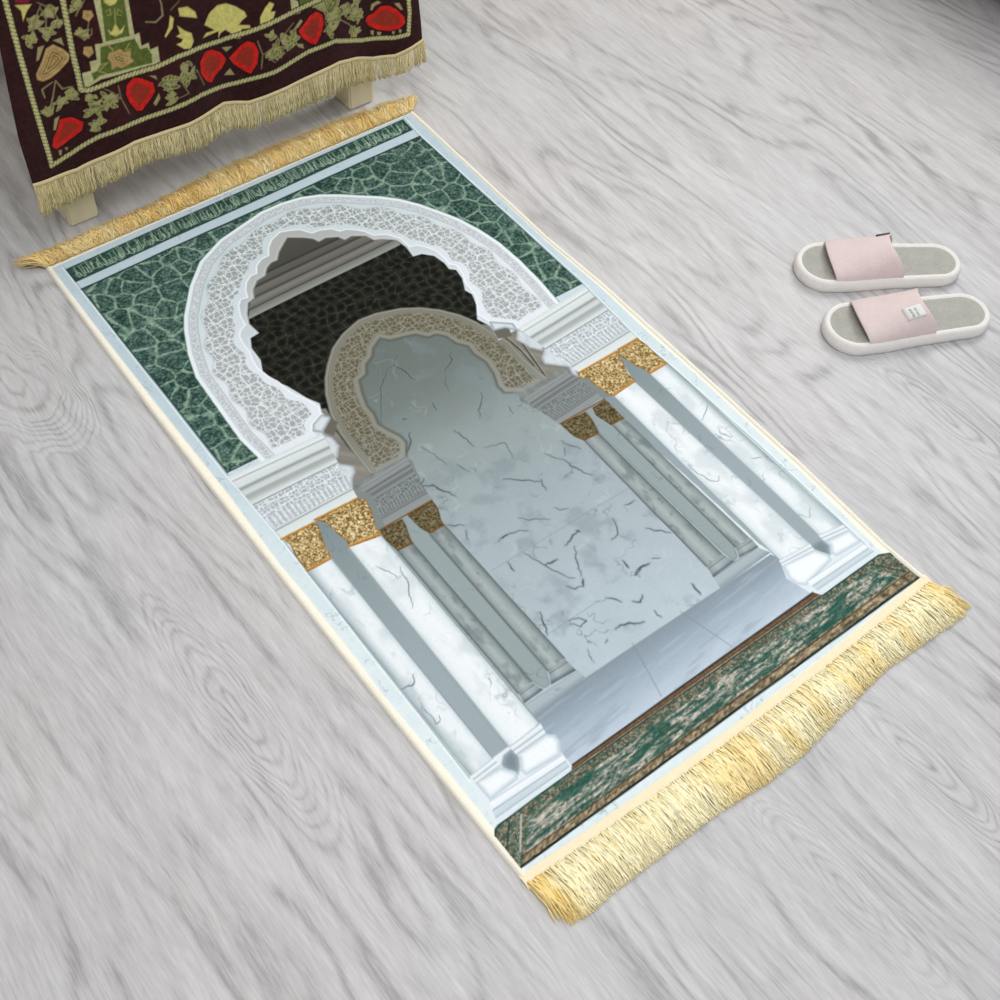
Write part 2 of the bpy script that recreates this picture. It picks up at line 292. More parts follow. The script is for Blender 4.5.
FOLI=[((-0.2388,0.3537),0.011,7),
 ((-0.2062,0.3428),0.009,6),
 ((-0.2262,0.3346),0.01,6),
 ((-0.2139,0.359),0.011,6),
 ((-0.247,0.334),0.01,6),
 ((-0.2125,0.2351),0.01,6),
 ((-0.2314,0.2268),0.009,6),
 ((-0.251,0.2234),0.01,6),
 ((-0.189,0.1997),0.013,8),
 ((-0.1901,0.1762),0.012,6),
 ((-0.1904,0.2215),0.009,5),
 ((-0.1644,0.2084),0.014,9),
 ((-0.0728,0.1997),0.014,10),
 ((-0.0409,0.1989),0.013,8),
 ((-0.0731,0.1733),0.01,5),
 ((-0.0422,0.2183),0.009,5),
 ((0.1295,0.1927),0.015,12),
 ((0.1036,0.188),0.014,10),
 ((0.0981,0.2126),0.009,5),
 ((0.2144,0.2029),0.014,9),
 ((0.2517,0.1874),0.013,10),
 ((0.2373,0.2071),0.011,8),
 ((0.2504,0.1626),0.011,8),
 ((0.2073,0.1848),0.012,7),
 ((0.2111,0.2082),0.011,7),
 ((0.2575,0.2113),0.01,6),
 ((0.1956,0.232),0.008,4),
 ((-0.1802,0.3592),0.01,5),
 ((-0.1759,0.3181),0.01,6),
 ((0.1964,0.2417),0.03,8)]
RX0,RX1=-.348,.338
WY1,WY0=0.1717,-0.4323
def _foot(a,b,off): return lambda X,Y: np.where(X<0,(X-a[0])*a[2]+(Y-a[1])*a[3],(X-b[0])*b[2]+(Y-b[1])*b[3])-off
ARCH_FOOT=_foot([-0.2624, 0.0756, 0.0527, 0.9986],[0.1667, 0.0722, -0.0774, 0.997],.010)
BARCH_FOOT=_foot([-0.1567, -0.0241, 0.0495, 0.9988],[0.0956, -0.026, 0.0168, 0.9999],.006)
# ---- canvas painter (metres on the rug plane) ----
def hsh(ix,iy,s):
    n=(ix.astype(np.int64)*374761393+iy.astype(np.int64)*668265263+s*982451653)&0xffffffff
    n=((n^(n>>13))*1274126177)&0xffffffff
    return ((n^(n>>16))&0xffffff)/16777216.0
def vnoise(x,y,s=0):
    ix=np.floor(x);iy=np.floor(y);fx=x-ix;fy=y-iy
    fx=fx*fx*(3-2*fx);fy=fy*fy*(3-2*fy)
    a=hsh(ix,iy,s);b=hsh(ix+1,iy,s);c=hsh(ix,iy+1,s);d=hsh(ix+1,iy+1,s)
    return a+(b-a)*fx+(c-a)*fy+(a-b-c+d)*fx*fy
def fbm(x,y,o=4,s=0):
    r=0;a=.5;t=0
    for i in range(o):
        r=r+a*vnoise(x,y,s+i*17);t+=a;a*=.5;x=x*2.03+5.1;y=y*2.03+1.7
    return r/t
def voro(x,y,s=0,jit=.9):
    ix=np.floor(x);iy=np.floor(y);f1=np.full(x.shape,9.);f2=np.full(x.shape,9.);cid=np.zeros(x.shape)
    for dx in (-1,0,1):
        for dy in (-1,0,1):
            cx=ix+dx;cy=iy+dy;r=hsh(cx,cy,s)
            px=cx+.5+jit*(r-.5);py=cy+.5+jit*(hsh(cx,cy,s+7)-.5)
            d=np.hypot(x-px,y-py);m=d<f1
            f2=np.where(m,f1,np.minimum(f2,d));cid=np.where(m,r,cid);f1=np.where(m,d,f1)
    return f1,f2-f1,cid
def sst(a,b,x):
    t=np.clip((x-a)/(b-a),0,1);return t*t*(3-2*t)
def mixc(a,b,t):
    a=np.asarray(a,float);b=np.asarray(b,float)
    return a+(b-a)*np.asarray(t)[...,None]
class Canvas:
    def __init__(s,x0,x1,y0,y1,st,base):
        s.x=np.arange(x0,x1+st*.5,st);s.y=np.arange(y0,y1+st*.5,st);s.st=st
        s.X,s.Y=np.meshgrid(s.x,s.y);s.C=np.zeros(s.X.shape+(3,))+np.array(base,float)
    def win(s,p,pad):
        a=np.searchsorted(s.x,[p[:,0].min()-pad,p[:,0].max()+pad]);b=np.searchsorted(s.y,[p[:,1].min()-pad,p[:,1].max()+pad])
        return slice(b[0],b[1]),slice(a[0],a[1])
    def sdf(s,p,pad=.004):          # positive inside
        w=s.win(p,pad);X,Y=s.X[w],s.Y[w];d=np.full(X.shape,1e9);ins=np.zeros(X.shape,bool)
        q=np.roll(p,-1,0)
        for (ax,ay),(bx,by) in zip(p,q):
            ex,ey=bx-ax,by-ay;L=ex*ex+ey*ey
            if L<1e-14: continue
            t=np.clip(((X-ax)*ex+(Y-ay)*ey)/L,0,1)
            d=np.minimum(d,(X-ax-t*ex)**2+(Y-ay-t*ey)**2)
            if ey!=0:
                c=((ay>Y)!=(by>Y))&(X<ax+(Y-ay)*ex/ey);ins^=c
        d=np.sqrt(d);return w,X,Y,np.where(ins,d,-d)
    def put(s,w,col,a):
        a=np.clip(a,0,1)[...,None];s.C[w]=s.C[w]*(1-a)+np.asarray(col)*a
    def fill(s,p,col,soft=None,grow=0,alpha=1,tex=None):
        soft=soft or s.st*.5
        w,X,Y,d=s.sdf(p,soft+grow+.002)
        if callable(col): col=col(X,Y,d)
        s.put(w,col,alpha*np.clip((d+grow)/soft*.5+.5,0,1))
    def line(s,p,wd,col,alpha=1,taper=0):
        soft=s.st*.6;w=s.win(p,wd+soft);X,Y=s.X[w],s.Y[w]
        if not X.size: return
        A=np.zeros(X.shape);n=len(p)-1
        for i in range(n):
            (ax,ay),(bx,by)=p[i],p[i+1];ex,ey=bx-ax,by-ay;L=ex*ex+ey*ey+1e-14
            t=np.clip(((X-ax)*ex+(Y-ay)*ey)/L,0,1);d=np.hypot(X-ax-t*ex,Y-ay-t*ey)
            r=wd*.5
            if taper: r=r*(1-taper*np.abs((i+t)/n*2-1))
            A=np.maximum(A,np.clip((r-d)/soft+.5,0,1))
        s.put(w,col,A*alpha)
    def quad(s,p,fn,soft=None):     # p: 4 pts (u0v0,u1v0,u1v1,u0v1); fn(u,v,X,Y)->col
        w,X,Y,d=s.sdf(p,.002);A=[]
        for (x,y),(u,v) in zip(p,((0,0),(1,0),(1,1),(0,1))):
            A.append([x,y,1,0,0,0,-u*x,-u*y,-u]);A.append([0,0,0,x,y,1,-v*x,-v*y,-v])
        H=np.linalg.svd(np.array(A))[2][-1].reshape(3,3);k=H[2,0]*X+H[2,1]*Y+H[2,2]
        u=(H[0,0]*X+H[0,1]*Y+H[0,2])/k;v=(H[1,0]*X+H[1,1]*Y+H[1,2])/k
        s.put(w,fn(np.clip(u,0,1),np.clip(v,0,1),X,Y),np.clip(d/(soft or s.st*.5)*.5+.5,0,1))
def ramp(t,stops):
    xs=[a for a,_ in stops];c=np.array([b for _,b in stops],float)
    return np.stack([np.interp(t,xs,c[:,i]) for i in range(3)],-1)
def g(v,r=0,b=0): return (v*.958,v*1.0,v*1.0)
#---- the printed picture of the prayer rug
def vein(X,Y,f,s,w=.03):
    a=fbm(X*f,Y*f,4,s)-.5;m=sst(.52,.78,fbm(X*f*1.1+9,Y*f*1.1,2,s+5))
    return np.clip(1-np.abs(a)/w,0,1)*m
def greenstone(X,Y,d):
    wx=X+.012*(fbm(X*35,Y*35,2,3)-.5);wy=Y+.012*(fbm(X*35,Y*35,2,4)-.5)
    f1,e,c=voro(wx*32,wy*32,11);f1b,e2,_=voro(wx*80,wy*80,12)
    n=fbm(X*330,Y*330,2,21);m=fbm(X*28,Y*28,2,8)
    k=fbm(X*170,Y*170,3,23)
    col=mixc((26,54,46),(124,150,138),np.clip((n-.5)*1.5+.42+(m-.5)*.5,0,1))
    col=mixc(col,(128,160,146),np.clip(1-np.abs(k-.5)/.035,0,1)*.6)
    rose=np.sin(f1*42+6*(k-.5))*.5+.5
    col=mixc(col,(22,50,50),rose*sst(.05,.2,e)*.38)
    col=mixc(col,(112,150,134),np.clip(.08-e2,0,1)/.08*.35)
    ve=np.clip((.15-e)/.12,0,1)*sst(.2,.5,fbm(X*24,Y*24,2,31)+.12)
    col=mixc(col,(158,184,162),ve*(.5+.4*n))
    return mixc(col,(22,48,45),sst(.0028,0,d)*.75)
def lattice(X,Y,d):
    wx=X*60+.25*np.sin(Y*90);wy=Y*60
    f1,e,c=voro(wx,wy,41,.55);n=fbm(X*260,Y*260,2,42)
    f1b,e2,_=voro(wx*2.1,wy*2.1,43,.7)
    col=mixc((17,19,15),(40,43,34),n)
    col=mixc(col,(84,82,64),np.clip(.10-e,0,1)/.10*.66*(.45+n))
    col=mixc(col,(64,64,50),np.clip(.09-e2,0,1)/.09*.45)
    return mixc(col,(7,8,6),sst(.38,.2,f1)*.8)
def lace(X,Y,hole,white,f=1.):
    wx=X+.002*(vnoise(X*200,Y*200,5)-.5);wy=Y+.002*(vnoise(X*200,Y*200,6)-.5)
    f1,e,c=voro(wx*78*f,wy*78*f,51,.8);f1b,e2,_=voro(wx*230*f,wy*230*f,52,.9);F,E,_=voro(wx*36*f,wy*36*f,53,.7)
    h=sst(.07,.2,e)*(.35+.65*sst(.08,.26,e2))*sst(.05,.13,E)
    return mixc(white,hole,np.clip(h*1.1+.1,0,1))
def goldtex(X,Y,d=None,dim=1.):
    n=fbm(X*520,Y*520,2,61);f1,e,_=voro(X*240,Y*240,62)
    col=ramp(np.clip(n*1.25-.12+.35*(.3-f1),0,1),[(0,(92,70,36)),(.28,(142,114,66)),(.5,(184,156,102)),(.75,(220,206,160)),(1,(246,240,214))])
    if d is not None: col=mixc(col,(120,74,18),sst(.003,0,d)*.55)
    return col*dim
def jag(p,sd,k=3,a=.13):
    r=np.random.RandomState(sd)
    for _ in range(k):
        d=np.diff(p,axis=0);m=(p[1:]+p[:-1])/2+np.stack([-d[:,1],d[:,0]],1)*(r.rand(len(d),1)-.5)*2*a
        q=np.empty((len(p)+len(m),2));q[0::2]=p;q[1::2]=m;p=q
    return p
def paint_rug(st):
    cv=Canvas(RX0,RX1,-.585,.5735,st,(252,246,228))
    X,Y=cv.X,cv.Y
    # marble frame inside the pale selvedge
    n=fbm(X*60,Y*60,4,2);v=vein(X,Y,34,90,.02)
    col=mixc((190,208,216),(222,233,236),sst(.2,.75,n)*.5+sst(.3,-.5,Y)*.5);col=mixc(col,(140,155,165),v*.6)
    cv.fill(FRAME,lambda X_,Y_,d:mixc(mixc(mixc((188,207,216),(226,238,240),sst(.35,-.3,Y_)*.8+fbm(X_*60,Y_*60,3,2)*.25-.05),(132,150,160),vein(X_,Y_,70,90,.03)*.55),(240,240,235),sst(.0015,0,d)*.5))
    for p in FRAMELN: cv.line(p,.0016,(140,160,165),.75)
    for p in FRAMELN: cv.line(p+np.array([np.sign(p[:,0].mean())*.0022,0]),.0016,(242,250,250),.8)
    # writing band
    cv.fill(BAND,lambda X_,Y_,d:mixc(mixc((30,58,52),(58,92,80),fbm(X_*300,Y_*300,2,3)),(16,36,34),sst(.002,0,d)*.8))
    rng=np.random.RandomState(5);bl,br=BAND[3],BAND[2];tl,tr=BAND[0],BAND[1]
    def bp(u,v): return (bl+(br-bl)*u)*(1-v)+(tl+(tr-tl)*u)*v
    u=.012;ink=(184,204,180)
    while u<.985:
        k=rng.randint(6);h=.62+.25*rng.rand();w=.006+.008*rng.rand()
        if k<2: cv.line(np.array([bp(u,.2),bp(u+.001,.2+h)]),.0012,ink,.85)
        elif k==2: cv.line(np.array([bp(u,.85),bp(u-.001,.3),bp(u+w,.22),bp(u+w,.6)]),.0012,ink,.8)
        elif k==3: 
            a=np.linspace(0,6.3,10);cv.line(np.array([bp(u+w*.4+w*.45*np.cos(t),.35+.16*np.sin(t)) for t in a]),.0011,ink,.8)
        elif k==4:
            a=np.linspace(3.1,6.4,8);cv.line(np.array([bp(u+w*.7+w*.9*np.cos(t),.42+.3*np.sin(t)) for t in a]),.0013,ink,.85)
        else: cv.line(np.array([bp(u,.25),bp(u+w,.8)]),.0011,ink,.8);cv.line(np.array([bp(u,.6),bp(u+w,.65)]),.0009,ink,.7)
        if rng.rand()<.6: cv.line(np.array([bp(u+.002,.12+.7*rng.rand()),bp(u+.005,.1+.78*rng.rand())]),.001,(150,160,150),.7)
        if rng.rand()<.35: cv.line(np.array([bp(u,.88),bp(u+w,.9)]),.0009,(188,150,150) if .2<u<.45 else ink,.6)
        u+=.0042+.0028*rng.rand()
    # green stone spandrels
    cv.fill(GREEN,greenstone)
    cv.line(np.array([GREEN[0],GREEN[1]]),.003,(26,48,46),.8);cv.line(np.array([GREEN[0],GREEN[0]+(GREEN[-1]-GREEN[0])]),.0016,(26,48,46),.6)
    # arcade opening
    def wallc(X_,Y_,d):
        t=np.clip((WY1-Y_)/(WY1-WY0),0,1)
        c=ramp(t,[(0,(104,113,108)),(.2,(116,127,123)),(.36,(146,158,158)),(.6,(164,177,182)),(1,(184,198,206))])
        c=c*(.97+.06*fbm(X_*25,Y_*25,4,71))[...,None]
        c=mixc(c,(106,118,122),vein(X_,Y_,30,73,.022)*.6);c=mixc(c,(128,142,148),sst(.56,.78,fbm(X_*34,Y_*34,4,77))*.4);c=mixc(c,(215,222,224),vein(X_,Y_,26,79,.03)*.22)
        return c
    cv.fill(OPENING,lattice)
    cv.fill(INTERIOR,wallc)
    # beams
    a,b=BEAM[0],BEAM[1];nx,ny=-(b-a)[1],(b-a)[0];L=np.hypot(nx,ny);nx/=L;ny/=L
    if ny<0:nx,ny=-nx,-ny
    def beams(X_,Y_,d):
        h=(X_-a[0])*nx+(Y_-a[1])*ny
        return ramp(h+.002*0,[(0,(60,62,56)),(.001,(150,154,148)),(.008,(132,136,130)),(.014,(118,121,115)),(.0155,(62,62,57)),(.018,(104,105,99)),(.026,(128,128,121)),(.031,(110,110,103)),(.033,(60,60,55)),(.036,(100,100,93)),(.046,(112,112,104)),(.049,(94,94,87)),(.051,(52,52,47)),(.054,(88,88,81)),(.064,(94,94,87)),(.067,(50,50,45)),(.07,(72,72,66)),(.10,(78,78,72))])
    cv.fill(BEAM,beams)
    # floor slabs inside the picture
    def slab(u,v,X_,Y_):
        c=ramp(v,[(0,(134,148,158)),(.3,(148,164,176)),(1,(194,208,222))])
        k=fbm(u*9+v*2,v*14+u*5,4,81);return mixc(mixc(c,(138,152,166),sst(.58,.8,k)*.4),(212,222,231),sst(.45,.2,k)*.18)
    cv.quad(SLAB,slab)
    for p in SLABLN: cv.line(p,.0011,(125,138,150),.75)
    for p in WALLLN: cv.line(p,.001,(128,142,150),.55)
    for wd,p in CRACKS:
        q=jag(p,int(wd*10)+len(p));cv.line(q,wd*.0008+.0025,(128,142,150),.25);cv.line(q,wd*.00068,(62,72,72),.8,.55)
    for p in SIDEGREY:
        cv.fill(p,lambda X_,Y_,d:mixc((112,110,102),(150,148,138),fbm(X_*70+Y_*70,Y_*5,2,8)))
    for p in SIDELN: cv.line(p,.0022,(48,46,40),.8,.3)
    for p in SIDELN: cv.line(p+np.array([.003,0]),.0014,(172,170,160),.6,.3)
    # rear arch ring
    wo,Xo,Yo,do=cv.sdf(BARCH_O,.004);wi,_,_,di_=cv.sdf(BARCH_I,.06)
    full=np.full(cv.X.shape,-1.);full[wi]=di_;di=-full[wo]
    up=sst(-.02,.12,Yo-BARCH_O[0,1])
    ft=BARCH_FOOT(Xo,Yo)+.006
    face=mixc((150,155,148),(132,132,120),up)
    col=face.copy();hl=mixc((96,96,84),(90,86,66),up)
    lc=lace(Xo,Yo,hl,mixc((164,165,155),(150,148,134),up),1.7)
    m=sst(.011,.013,do)*sst(.008,.0095,di)*(BARCH_FOOT(Xo,Yo)>0)
    col=col*(1-m[...,None])+lc*m[...,None]
    col=mixc(col,(98,96,86),(np.clip(1-np.abs(do-.0055)/.0012,0,1)+np.clip(1-np.abs(do-.0095)/.001,0,1))*.5)
    col=mixc(col,(172,170,158),np.clip(1-np.abs(do-.0035)/.0015,0,1)*.5)
    col=mixc(col,(96,92,80),sst(.0018,0,do)*.5)
    col=mixc(col,(168,170,160),np.clip(1-np.abs(di-.0045)/.0025,0,1)*.35)
    cv.put(wo,col,np.clip(do/st+.5,0,1)*np.clip(di/st+.5,0,1)*np.clip(ft/st+.5,0,1))
    # soft shade printed along the inner rim of the rear arch
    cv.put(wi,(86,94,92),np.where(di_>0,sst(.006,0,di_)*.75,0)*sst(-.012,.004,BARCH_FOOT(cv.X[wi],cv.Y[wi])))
    cv.line(BARCH_I[1:-3],.0016,(98,98,88),.8)
    # entablatures: rear
    def entab(cs,fz,f=1.):
        def fn(u,v,X_,Y_):
            c=ramp(v,cs);l=lace(X_,Y_,fz[2],fz[3],f)
            m=((v>fz[0])&(v<fz[1]))*1.
            rib=.5+.5*np.sin(u*2*np.pi*17);sel=sst(.5,.6,(v-fz[0])/(fz[1]-fz[0]))
            l=mixc(l,mixc(fz[2],fz[3],rib),sel*.6)
            return c*(1-m[...,None])+l*m[...,None]
        return fn
    def E(k): return [(0,g(214*k)),(.06,g(236*k)),(.075,g(176*k)),(.09,g(226*k)),(.16,g(220*k)),(.19,g(150*k)),(.22,g(206*k)),(.26,g(216*k)),(.29,g(168*k)),(.33,g(180*k)),(.36,g(206*k)),(.40,g(228*k)),(.41,g(150*k)),(.43,g(170*k)),(.80,g(176*k)),(.82,g(236*k)),(.835,g(150*k)),(.86,g(222*k)),(.97,g(228*k)),(1,g(200*k))]
    for p,q in REAR_ENT:
        cv.fill(q,lambda X_,Y_,d:mixc((108,116,114),(142,150,147),fbm(X_*120,Y_*160,2,7)))
        cv.quad(p,entab(E(.66),(.42,.79,(98,108,108),(150,158,156)),2.6))
    # rear columns
    def shaft(c0,c1,c2,sd,dk=.0):
        def fn(u,v,X_,Y_):
            c=ramp(u,[(0,c0),(.12,c1),(.45,c2),(.75,c1),(1,c0)])
            ve=vein(X_+u*.01,Y_*.6,60,sd,.05);c=mixc(c,(98,110,114),ve*.7)
            c=mixc(c,(112,124,127),sst(.5,.8,fbm(X_*90,Y_*45,4,sd+3))*.6)
            return c*ramp(v,[(0,(1-dk,)*3),(.25,(1-dk*.5,)*3),(1,(1,1,1))])
        return fn
    for i,p in enumerate(REAR_PIL): cv.fill(p,lambda X_,Y_,d:mixc(mixc((134,147,147),(150,164,166),sst(.3,-.3,Y_)),(92,104,106),vein(X_,Y_,40,97+i,.02)*.6+sst(.0025,0,d)*.35))
    for i,p in enumerate(REAR_SH): cv.quad(p,shaft((118,129,129),(152,163,163),(174,184,185),110+i*9,.08))
    for p in REAR_EDGE: cv.line(p,.0022,(84,95,96),.65)
    for p in REAR_BASE:
        cv.quad(p,lambda u,v,X_,Y_:ramp(v,[(0,(118,130,132)),(.15,(176,186,188)),(.3,(120,132,134)),(.4,(170,180,182)),(.75,(160,171,174)),(.9,(112,124,128)),(1,(100,112,116))])*ramp(u,[(0,(.85,)*3),(.4,(1.03,)*3),(1,(.9,)*3)]))
    for p in REAR_PED: cv.quad(p,lambda u,v,X_,Y_:mixc(ramp(v,[(0,(128,142,146)),(.08,(172,184,188)),(.6,(168,181,186)),(1,(140,154,162))]),(120,134,140),vein(X_,Y_,50,131)*.4))
    for p in FILLG: cv.fill(p,(126,136,134))
    for p in REAR_CAP: cv.fill(p,lambda X_,Y_,d:goldtex(X_,Y_,d,.60)*np.array((.95,.98,1.)))
    # front: gap panels
    for p in GAP: cv.fill(p,lambda X_,Y_,d:mixc(mixc((118,131,132),(156,170,176),sst(.12,-.35,Y_)),(104,118,122),vein(X_,Y_,30,140,.02)*.6))
    for p in GAPLN: cv.line(p,.006,(150,164,166),.6)
    for p in GAPLN: cv.line(p+np.array([-.004*np.sign(p[0,0]),0]),.001,(108,120,122),.7)
    pass
    # front shafts
    def fsh(sd,flip,dk):
        def fn(u,v,X_,Y_):
            if flip:u=1-u
            c=ramp(u,[(0,(150,164,170)),(.08,(172,186,191)),(.2,(204,216,220)),(.38,(233,240,242)),(.8,(232,240,243)),(.95,(212,223,227)),(1,(184,197,202))]) if dk else ramp(u,[(0,(200,212,217)),(.06,(222,231,234)),(.2,(234,241,243)),(.6,(238,244,246)),(.85,(226,235,238)),(.95,(206,218,222)),(1,(176,190,195))])
            ve=vein(X_,Y_*.7,26,sd,.022);c=mixc(c,(112,126,135),ve*.6)
            ve=vein(X_,Y_*.7,50,sd+31,.05);c=mixc(c,(168,182,188),ve*.55)
            return mixc(c,(190,203,208),sst(.45,.75,fbm(X_*40,Y_*22,3,sd+3))*.45)
        return fn
    for i,p in enumerate(FR_SH): cv.quad(p,fsh(150+i*13,i>=2,i in (0,3)))
    for wd,p in SHCR: cv.line(jag(p,len(p)),wd*.0006,(92,105,115),.8,.6)
    for p in FR_EDGE: cv.line(p,.0016,(132,146,150),.6)
    # bases
    cv.fill(BASEFILL[0],(226,235,240));cv.fill(BASEFILL[1],(222,233,238))
    for p in GAPDK: cv.fill(p,lambda X_,Y_,d:mixc((150,165,173),(124,138,146),sst(0,.008,d)),.0015)
    for p in FR_BELL: cv.fill(p,lambda X_,Y_,d:mixc((192,206,214),(240,246,249),sst(0,.007,d)*(.75+.25*sst(-.004,.012,d))))
    for p in FR_RING: cv.quad(p,lambda u,v,X_,Y_:ramp(v,[(0,(178,192,200)),(.2,(238,244,247)),(.45,(214,224,229)),(.55,(158,173,182)),(.65,(236,242,246)),(.9,(220,229,234)),(1,(160,175,184))]))
    for p in FR_PLI: cv.quad(p,lambda u,v,X_,Y_:ramp(v,[(0,(170,186,196)),(.06,(240,246,250)),(.30,(232,240,245)),(.36,(166,182,190)),(.42,(206,218,225)),(.60,(198,212,220)),(.64,(168,184,192)),(.70,(222,233,238)),(1,(216,229,236))]))
    # front entablatures
    for (p,ret) in FR_ENT:
        for r in ret: cv.fill(r,lambda X_,Y_,d:mixc((150,160,166),(222,229,234),sst(.0005,.005,d)*.6+.4*fbm(X_*190,Y_*190,2,9)))
        cv.quad(p,entab(E(1.01),(.42,.80,(158,170,176),(238,243,246)),2.1))
    for p in FR_CAP: cv.fill(p,lambda X_,Y_,d:goldtex(X_,Y_,d,1.))
    for p in FR_CAPLN: cv.line(p,.0034,(176,116,40),.9);cv.line(p+np.array([0,.0008]),.001,(226,176,96),.8)
    for p in RE_CAPLN: cv.line(p,.0022,(120,80,30),.85)
    # front arch ring: soffit first, then the carved face
    cv2=cv
    wo,Xo,Yo,do=cv.sdf(ARCH_O,.004)
    def dist(poly,pad=.08):
        w,_,_,d=cv.sdf(poly,pad);f=np.full(cv.X.shape,-1.);f[w]=d;return f[wo]
    dop=-dist(OPENING);dfa=-dist(ARCH_F);ft=ARCH_FOOT(Xo,Yo)+.010;fm=np.clip(ft/st+.5,0,1)
    # soffit
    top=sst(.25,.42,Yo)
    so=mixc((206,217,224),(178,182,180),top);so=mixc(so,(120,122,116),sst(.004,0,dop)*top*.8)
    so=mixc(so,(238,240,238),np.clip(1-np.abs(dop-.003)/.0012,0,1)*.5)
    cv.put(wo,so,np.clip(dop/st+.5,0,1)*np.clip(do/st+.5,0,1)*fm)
    col=mixc((226,234,240),(204,218,222),sst(.15,.45,Yo))
    hole=mixc((156,162,164),(138,150,148),sst(.2,.45,Yo))
    lc=lace(Xo,Yo,hole,(230,236,238),1.35)
    wob=.0035*np.sin(np.arctan2(Yo-.18,Xo+.02)*26);m=sst(.028+wob,.030+wob,do)*sst(.009-wob*.6,.011-wob*.6,dfa)*sst(0,.003,ARCH_FOOT(Xo,Yo))
    col=col*(1-m[...,None])+lc*m[...,None]
    bd=lace(Xo,Yo,(178,184,188),(222,228,232),2.4);m=(sst(.0085,.0095,do)*sst(.0185,.0175,do))
    col=col*(1-m[...,None])+bd*m[...,None]
    col=mixc(col,(150,160,166),np.clip(1-np.abs(do-.0078)/.001,0,1)*.6)
    col=mixc(col,(150,158,160),np.clip(1-np.abs(do-.0198)/.0016,0,1)*.65)
    col=mixc(col,(176,186,190),np.clip(1-np.abs(do-.0275-wob)/.0014,0,1)*.6*sst(0,.003,ARCH_FOOT(Xo,Yo)))
    col=mixc(col,(236,246,247),sst(.0065,.005,do)*.8)
    col=mixc(col,(248,251,252),sst(.0022,.0,dfa)*.6)
    cv.put(wo,col,np.clip(do/st+.5,0,1)*np.clip(dfa/st+.5,0,1)*fm)
    cv.line(ARCH_ARC,.0014,(40,66,62),.5)
    for p in FILLS: cv.fill(p,(104,102,94))
    for p in ARCH_TIPS: cv.fill(p,lambda X_,Y_,d:mixc((150,162,166),(214,224,228),sst(0,.006,d)))
    cv.line(ARCH_FL,.002,(246,250,252),.8)
    # border carpet
    def rows(u,v,X_,Y_):
        n=fbm(u*34+v*3,v*11,3,201);n2=fbm(u*170,v*26,2,203);m=fbm(u*16+v*1.5,v*5,2,207);k=fbm(u*260,v*30,1,208)
        c=ramp(np.clip(n*1.3-.2+.9*(n2-.5),0,1),[(0,(32,76,66)),(.28,(62,96,84)),(.42,(106,124,112)),(.58,(154,156,144)),(.75,(190,186,174)),(1,(216,210,200))])
        c=mixc(c,(26,80,68),sst(.57,.68,m)*.75)
        return mixc(c,(120,104,86),sst(.6,.8,k)*.5)
    def brown(u,v,X_,Y_):
        n=fbm(u*150,v*4,2,211);return ramp(np.clip(n*1.4-.2,0,1),[(0,(70,66,52)),(.5,(140,124,96)),(1,(194,178,146))])
    cv.fill(CARPET,lambda X_,Y_,d:mixc(mixc((60,66,54),(176,164,142),np.clip(fbm(X_*520,Y_*520,2,9)*1.5-.3,0,1)),(42,86,72),sst(.5,.7,fbm(X_*150,Y_*420,2,19))*.6))
    cv.quad(STEP,lambda u,v,X_,Y_:ramp(v,[(0,(28,36,26)),(.2,(96,74,54)),(.5,(120,92,68)),(.62,(58,46,36)),(.75,(178,168,146)),(.85,(60,66,54)),(1,(44,60,48))])*(.75+.5*fbm(u*160,v*5,2,215))[...,None])
    cv.quad(CMAIN,rows);cv.quad(CBOT,brown)
    for p in CGREEN: cv.quad(p,rows)
    for wd,c,p in CLINES: cv.line(p,wd,c,.9)
    n=fbm(X*700,Y*700,1,300)
    cv.C=np.clip(cv.C*(.985+.03*n)[...,None],0,255)
    return cv

